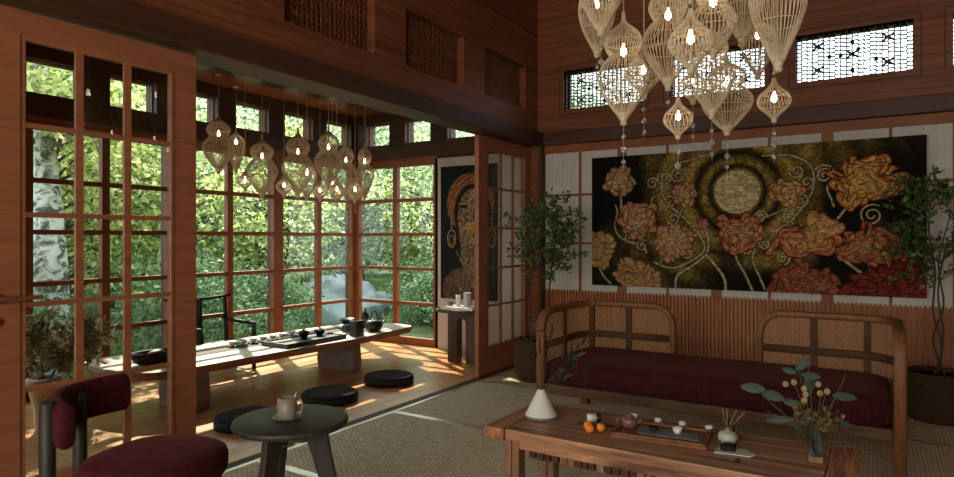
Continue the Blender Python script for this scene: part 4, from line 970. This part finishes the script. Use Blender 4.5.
# ------------------------------------------------------------------ rattan pendant lanterns
PROF = {
 'double': [(.05,1.0),(.07,.93),(.20,.885),(.52,.83),(.72,.76),(.74,.70),(.60,.635),(.56,.61),(.82,.54),(1.0,.46),(1.0,.40),(.86,.31),(.58,.20),(.30,.11),(.13,.05),(.10,.025),(.12,.012),(.03,0)],
 'drop':   [(.06,1.0),(.08,.93),(.20,.88),(.55,.83),(.88,.76),(1.0,.67),(1.0,.56),(.90,.44),(.68,.31),(.42,.19),(.21,.09),(.13,.04),(.15,.018),(.03,0)],
 'onion':  [(.07,1.0),(.10,.88),(.17,.78),(.42,.68),(.80,.58),(1.0,.47),(.98,.37),(.74,.27),(.42,.18),(.20,.10),(.13,.045),(.16,.02),(.04,0)]}
def lantern(label, x, y, z, h, r, typ, ztop, nb, group, bead=.0135, rib=.0021):
    t = thing('pendant_lantern', label, 'pendant lamp', (x, y, z), random.random()*3, group)
    pr = [(a*r, b*h) for a, b in PROF[typ]]
    # smooth the profile
    pts = spl3([(a, 0, b) for a, b in pr], 2); c = MB(); nr = max(20, int(r*360)); top = h*.9; bot = h*.10
    mid = [p for p in pts if bot-.02*h <= p.z <= top+.02*h]
    for k in range(nr):
        a = 2*PI*k/nr; c.tube([(p.x*math.cos(a), p.x*math.sin(a), p.z) for p in mid], rib, 4, smooth=False)
    zs = [p for p in mid][::6]
    for p in zs[1:]: c.tube([((p.x+.001)*math.cos(a), (p.x+.001)*math.sin(a), p.z) for a in np.linspace(0, 2*PI, 24, endpoint=False)], rib*1.15, 4, closed=True, smooth=False)
    c.build('cage', 'rattan', t)
    m = MB(); m.lathe([(max(p.x,.001)+.002, p.z) for p in pts if p.z <= bot+.02*h][::-1], 18); m.build('tip', 'rattan', t)
    m = MB(); m.lathe([(max(p.x,.001)+.002, p.z) for p in pts if p.z >= top-.01*h], 18); m.build('neck', 'rattan', t)
    MB().tube([(0,0,h-.005),(0,0,ztop-z-.012)], .0026, 6).build('cord', 'cord', t)
    MB().lathe([(.028,ztop-z-.014),(.030,ztop-z-.001)], 20).build('ceiling_cap', 'cord', t)
    zb = {'double': .66, 'drop': .70, 'onion': .50}[typ]*h; rb = min(.0145, r*.18)
    MB().tube([(0,0,zb+rb*2.0),(0,0,h-.01)], .004, 6).build('socket', 'bronze', t)
    MB().lathe([(rb*.35,zb+rb*2.1),(rb*.55,zb+rb*1.2),(rb,zb-rb*.3),(rb*.85,zb-rb*1.3),(rb*.2,zb-rb*1.8)], 12).build('bulb', 'bulb', t)
    if nb:
        zz = -.02; s = MB(); s.tube([(0,0,.004),(0,0,-.02-nb*bead*4.3)], .0007, 4); 
        th = s.build('crystal_strand', 'cord', t)
        for k in range(nb):
            rr = bead*(.8+.2*(k % 2)); zz -= bead*2.1; b = MB()
            b.lathe([(.001,zz-rr*1.15),(rr*.75,zz-rr*.6),(rr,zz),(rr*.75,zz+rr*.6),(.001,zz+rr*1.15)], 8, smooth=False); b.build('crystal_bead', 'crystal', th); zz -= bead*2.1
    return t
ML = [('A',-.993,2.565,2.155,.391,.102,'drop',2,'large teardrop lantern at upper left of the main cluster, cut by the frame top'),
 ('A2',-1.232,3.124,2.237,.404,.093,'drop',1,'lantern behind the large upper left teardrop, its edge just showing at left'),
 ('B',-.963,2.761,1.804,.511,.112,'double',3,'tall two-tiered rattan lantern hanging low at the left of the main cluster'),
 ('C',-.979,3.106,1.986,.307,.084,'onion',3,'onion-shaped rattan lantern just right of the tall low left one'),
 ('D',-.822,2.968,1.98,.542,.116,'double',1,'wide two-tiered lantern in the middle left of the main cluster, behind the round front one'),
 ('E',-.622,2.563,1.943,.294,.083,'onion',1,'round front lantern with glowing bulb at the centre of the main cluster'),
 ('F',-.893,3.515,2.388,.585,.141,'double',0,'largest lantern at the top centre back of the main cluster'),
 ('G',-.661,3.129,1.859,.462,.098,'double',3,'narrow two-tiered lantern in the middle right of the main cluster, tip above the moon'),
 ('H',-.568,3.365,2.248,.53,.124,'drop',0,'upper teardrop lantern between the centre ones and the biggest right one'),
 ('I',-.344,2.856,1.977,.543,.11,'drop',0,'big teardrop lantern at the far right of the main cluster'),
 ('J',-.42,3.34,1.854,.244,.074,'onion',3,'small onion lantern hanging below the big right teardrop'),
 ('K',-.661,3.484,1.832,.42,.125,'double',4,'wide low lantern at the right back of the main cluster, with four crystals'),
 ('L',-.69,2.638,1.703,.196,.057,'onion',2,'smallest and lowest onion lantern at the centre of the main cluster'),
 ('M',-.798,3.338,1.982,.22,.069,'onion',3,'small onion lantern behind the round front one'),
 ('N',-.557,3.786,2.172,.358,.088,'drop',0,'rearmost lantern, partly behind the big right teardrop'),
 ('O',-.573,2.735,2.035,.371,.091,'double',0,'upper lantern right of the round front one in the main cluster')]
for (_, x, y, z, h, r, ty, nb, lab) in ML: lantern(lab, x, y, z, h, r, ty, 4.1, nb, 'rattan lanterns over the coffee table', rib=.0021)
SL = [(-5.26,3.778,1.908,.576,.142,'double',2,'leftmost and highest two-tiered lantern of the sunroom cluster'),
 (-5.548,4.188,1.959,.47,.082,'drop',0,'small slim lantern just right of the leftmost sunroom lantern'),
 (-5.036,4.096,1.682,.628,.145,'double',3,'large two-tiered lantern, second big one from the left in the sunroom'),
 (-4.881,3.781,1.733,.21,.073,'onion',0,'small round lantern left of the second big sunroom lantern'),
 (-4.858,4.386,1.701,.694,.154,'double',3,'largest lantern in the middle of the sunroom cluster'),
 (-4.516,4.187,1.651,.383,.084,'drop',3,'teardrop lantern hanging low in front of the largest sunroom lantern'),
 (-4.738,4.107,1.682,.246,.071,'onion',0,'small round lantern left of the largest sunroom lantern'),
 (-4.711,4.655,1.812,.629,.137,'double',0,'tall two-tiered lantern right of the middle in the sunroom cluster'),
 (-4.738,4.934,1.695,.653,.111,'double',3,'slim two-tiered lantern, third from the right end of the sunroom cluster'),
 (-4.845,5.339,1.719,.669,.1,'double',2,'rightmost two-tiered lantern of the sunroom cluster'),
 (-5.081,5.073,1.768,.308,.077,'onion',0,'round lantern at the back of the sunroom cluster, nearest the window corner'),
 (-4.387,4.446,1.631,.288,.072,'onion',2,'small round low lantern below the tall right-hand sunroom lantern'),
 (-4.449,4.761,1.647,.302,.081,'onion',2,'low round lantern between the two rightmost slim sunroom lanterns'),
 (-4.599,4.431,1.655,.235,.067,'onion',0,'smallest low lantern at the centre of the sunroom cluster')]
for (x, y, z, h, r, ty, nb, lab) in SL: lantern(lab, x, y, z, h, r, ty, 2.855, nb, 'rattan lanterns over the low tea table', .010, .0028)
# ------------------------------------------------------------------ outdoors
g = MB(); nxx, nyy = 40, 44; vs = []; fs = []
def gz(x, y):
    d = max(0, -6.4-x)+max(0, y-7)*.6
    return -.42+.035*d+.10*math.sin(x*.9+1)*math.cos(y*.8)*min(1, d/3)
for j in range(nyy):
    for i in range(nxx): x = -46+i*(40.1/(nxx-1)); y = -6+j*(56/(nyy-1)); vs.append((x, y, gz(x, y)))
for j in range(nyy-1):
    for i in range(nxx-1): fs.append((j*nxx+i, j*nxx+i+1, (j+1)*nxx+i+1, (j+1)*nxx+i))
g.add(vs, fs, smooth=True); struct('ground', g, 'moss')
struct('ground_back', MB().box(-5.9, 12, 6.5, 50, -.6, -.45), 'moss')
def tree(name, label, cat, seed, h, rx, rz, nleaf, ls, leafm, trunk_r, ncl=34, group=None, low=.15, tm='bark', cl=.34):
    t = thing(name, label, cat, (0,0,0), 0, group); rng = np.random.default_rng(seed); m = MB()
    top = h*.82; tr = [(0,0,-.2),(.05*rx,.03*rx,h*.25),(-.04*rx,.05*rx,h*.5),(.03*rx,-.03*rx,top)]
    tp = spl3(tr, 6); m.tube(tp, [trunk_r*(1-.8*i/(len(tp)-1)) for i in range(len(tp))], 9)
    C = []
    for k in range(ncl):
        v = rng.normal(0, 1, 3); v /= np.linalg.norm(v); s = rng.uniform(.35, 1)**.6
        c = np.array([v[0]*rx*s, v[1]*rx*s, h*(low+(1-low)/2)+v[2]*s*h*(1-low)/2]); C.append(c)
        a = min(tp, key=lambda p: (p-Vector(c)).length+max(0, p.z-c[2]+.25)*2); b = Vector(c); mid = (a+b)/2+Vector((0,0,.1*rx))
        m.tube([a*(1-s_)**2+mid*2*s_*(1-s_)+b*s_*s_ for s_ in (0,.25,.5,.75,1)], [trunk_r*.3,trunk_r*.24,trunk_r*.18,trunk_r*.12,trunk_r*.05], 5)
    m.build('trunk', tm, t)
    C = np.array(C); idx = rng.integers(0, ncl, nleaf); off = rng.normal(0, 1, (nleaf,3))*np.array([cl,cl,cl*.45])*rx/1.6
    P = C[idx]+off; D = off/np.linalg.norm(off, axis=1)[:,None]+np.array([0,0,-.25])
    leaves_mesh('foliage', P, D, rng.uniform(.6, 1.3, nleaf)*ls, leafm, t, W=.6, jitter=.5, seed=seed, fold=.1); return t
GR = 'trees and bushes outside the sunroom'
ta = tree('broadleaf_tree', 'leafy green tree outside the sunroom windows', 'tree', 31, 4.4, 1.7, 2, 11500, .10, 'leaf_a', .11, 40, GR, .04)
tb = tree('broadleaf_tree', 'leafy green tree outside the sunroom windows', 'tree', 32, 4.6, 1.8, 2, 12500, .095, 'leaf_b', .13, 40, GR, .04)
tc = tree('forest_tree', 'tall pale-green tree further back in the forest outside', 'tree', 33, 6.4, 2.4, 3, 15000, .15, 'leaf_c', .18, 46, 'forest trees further back', .02)
sb = tree('garden_shrub', 'low dark-green shrub just outside the sunroom glass', 'shrub', 34, 1.5, .95, 1, 6500, .075, 'leaf_shrub', .03, 30, 'shrubs just outside the sunroom glass', -.05)
def put(src, lst, first=True):
    for i, (x, y, s, rz_) in enumerate(lst):
        if i == 0: src.location = (x, y, gz(x, y)); src.rotation_euler = (0,0,rz_); src.scale = (s,s,s)
        else: dup(src, (x, y, gz(x, y)), rz_, scale=(s,s,s))
put(sb, [(-7.9,5.2,1.0,.3),(-8.0,6.3,.8,2),(-7.4,9.9,.85,2.5),(-6.2,9.6,.9,4),(-5.0,9.3,.95,.8),(-8.1,2.2,1.1,5)])
put(ta, [(-10.8,4.9,1.0,0),(-11.4,9.3,1.0,2),(-9.6,13.6,1.02,4),(-13,6.8,1.12,1)])
put(tb, [(-11.6,7.1,.98,1),(-10.6,11.6,1.0,3),(-7.6,12.6,.9,5),(-12.6,11.4,1.1,0)])
put(tc, [(-16,5.6,.98,0),(-17,9.2,1.0,1),(-16.5,12.8,.95,2),(-15.5,16.2,1.0,3),(-13.5,19,1.0,4),(-11,17,.85,5),(-24,8,1.15,1),(-25,14,1.2,2),(-24,20,1.15,3),(-19,24,1.15,0),(-20,3.5,1.1,2),(-10.5,23,1.2,1),
         (-2.6,17,.80,1),(1.2,16.5,.84,3)])
ty = tree('young_tree', 'slender dark-trunked young tree with sparse leaves outside the sunroom', 'tree', 41, 3.9, 1.25, 2, 1500, .10, 'leaf_a', .075, 26, 'slender young trees outside the sunroom', .30, 'dark_stem')
put(ty, [(-9.3,6.0,1.0,.4),(-9.0,7.6,.95,2.2),(-10.2,8.9,.9,4.1),(-8.0,11.0,1.0,1.2),(-9.6,4.3,1.05,3.3),(-6.6,10.8,.95,5.2)])
t = tree('pale_trunk_tree', 'old tree with a thick pale mottled trunk seen through the left door', 'tree', 36, 5.0, 1.3, 2, 5000, .12, 'leaf_a', .30, 20, None, .55, 'pale_bark'); t.location = (-8.6, 3.72, gz(-8.6,3.7)-.1)
t = thing('boulder', 'large pale grey boulder outside the corner of the sunroom windows', 'boulder', (-9.0, 9.25, gz(-9,9.25)))
from mathutils import noise as mn
m = MB(); m.ball((0,0,0), 1, 26); vv = []
for v in m.v:
    p = Vector(v); n_ = mn.fractal(p*1.5+Vector((3,1,2)), .7, 2, 5); p = p*(1+.24*n_); vv.append((p.x*.85, p.y*.72, p.z*.68+.24))
m.v = vv; m.build('rock', 'rock', t)
t = thing('boulder', 'smaller pale grey rock beside the large boulder outside', 'boulder', (-8.9, 10.4, gz(-8.9,10.4)), 2); MB().build
m2_ = MB(); m2_.v = [(x*.5, y*.6, z*.45) for x, y, z in vv]; m2_.f = m.f; m2_.m = m.m; m2_.sm = m.sm; m2_.build('rock', 'rock', t)
# ------------------------------------------------------------------ camera, light
cd = bpy.data.cameras.new('camera'); cam = bpy.data.objects.new('camera', cd); COL.objects.link(cam)
cd.lens = 24; cd.sensor_width = 36; cam.location = (0,0,1.3); cam.rotation_euler = (PI/2, 0, math.radians(32.2)); cd.clip_end = 500
sc = bpy.context.scene; sc.camera = cam
sd = bpy.data.lights.new('sun', 'SUN'); sd.energy = 13; sd.color = (1,.90,.74); sd.angle = .012
so_ = bpy.data.objects.new('sun', sd); COL.objects.link(so_)
dirv = Vector((.85*math.cos(math.radians(43)), -.52*math.cos(math.radians(43)), -math.sin(math.radians(43))))
so_.rotation_euler = dirv.to_track_quat('-Z', 'Y').to_euler(); so_.location = (-9, 8, 9)
w = bpy.data.worlds.new('world'); sc.world = w; w.use_nodes = True
bg = w.node_tree.nodes['Background']; bg.inputs[0].default_value = (.82,.92,1,1); bg.inputs[1].default_value = 4.2
def area(name, loc, rot, sx, sy, e, col):
    d = bpy.data.lights.new(name, 'AREA'); d.shape = 'RECTANGLE'; d.size = sx; d.size_y = sy; d.energy = e; d.color = col
    o = bpy.data.objects.new(name, d); COL.objects.link(o); o.location = loc; o.rotation_euler = rot; return o
area('fill_front_area', (-.4, YB-.3, 1.9), (PI/2, 0, 0), 4.2, 2.7, 165, (1,.77,.57))  # added area lamp behind the camera, warm fill for the main room
sc.view_settings.view_transform = 'Standard'; sc.view_settings.look = 'None'; sc.view_settings.exposure = 0; sc.view_settings.gamma = 1
sc.view_settings.use_curve_mapping = False
sc.cycles.use_denoising = True; sc.cycles.max_bounces = 10; sc.cycles.transparent_max_bounces = 24; sc.cycles.sample_clamp_indirect = 6
sc.cycles.diffuse_bounces = 5; sc.cycles.caustics_reflective = False; sc.cycles.caustics_refractive = False
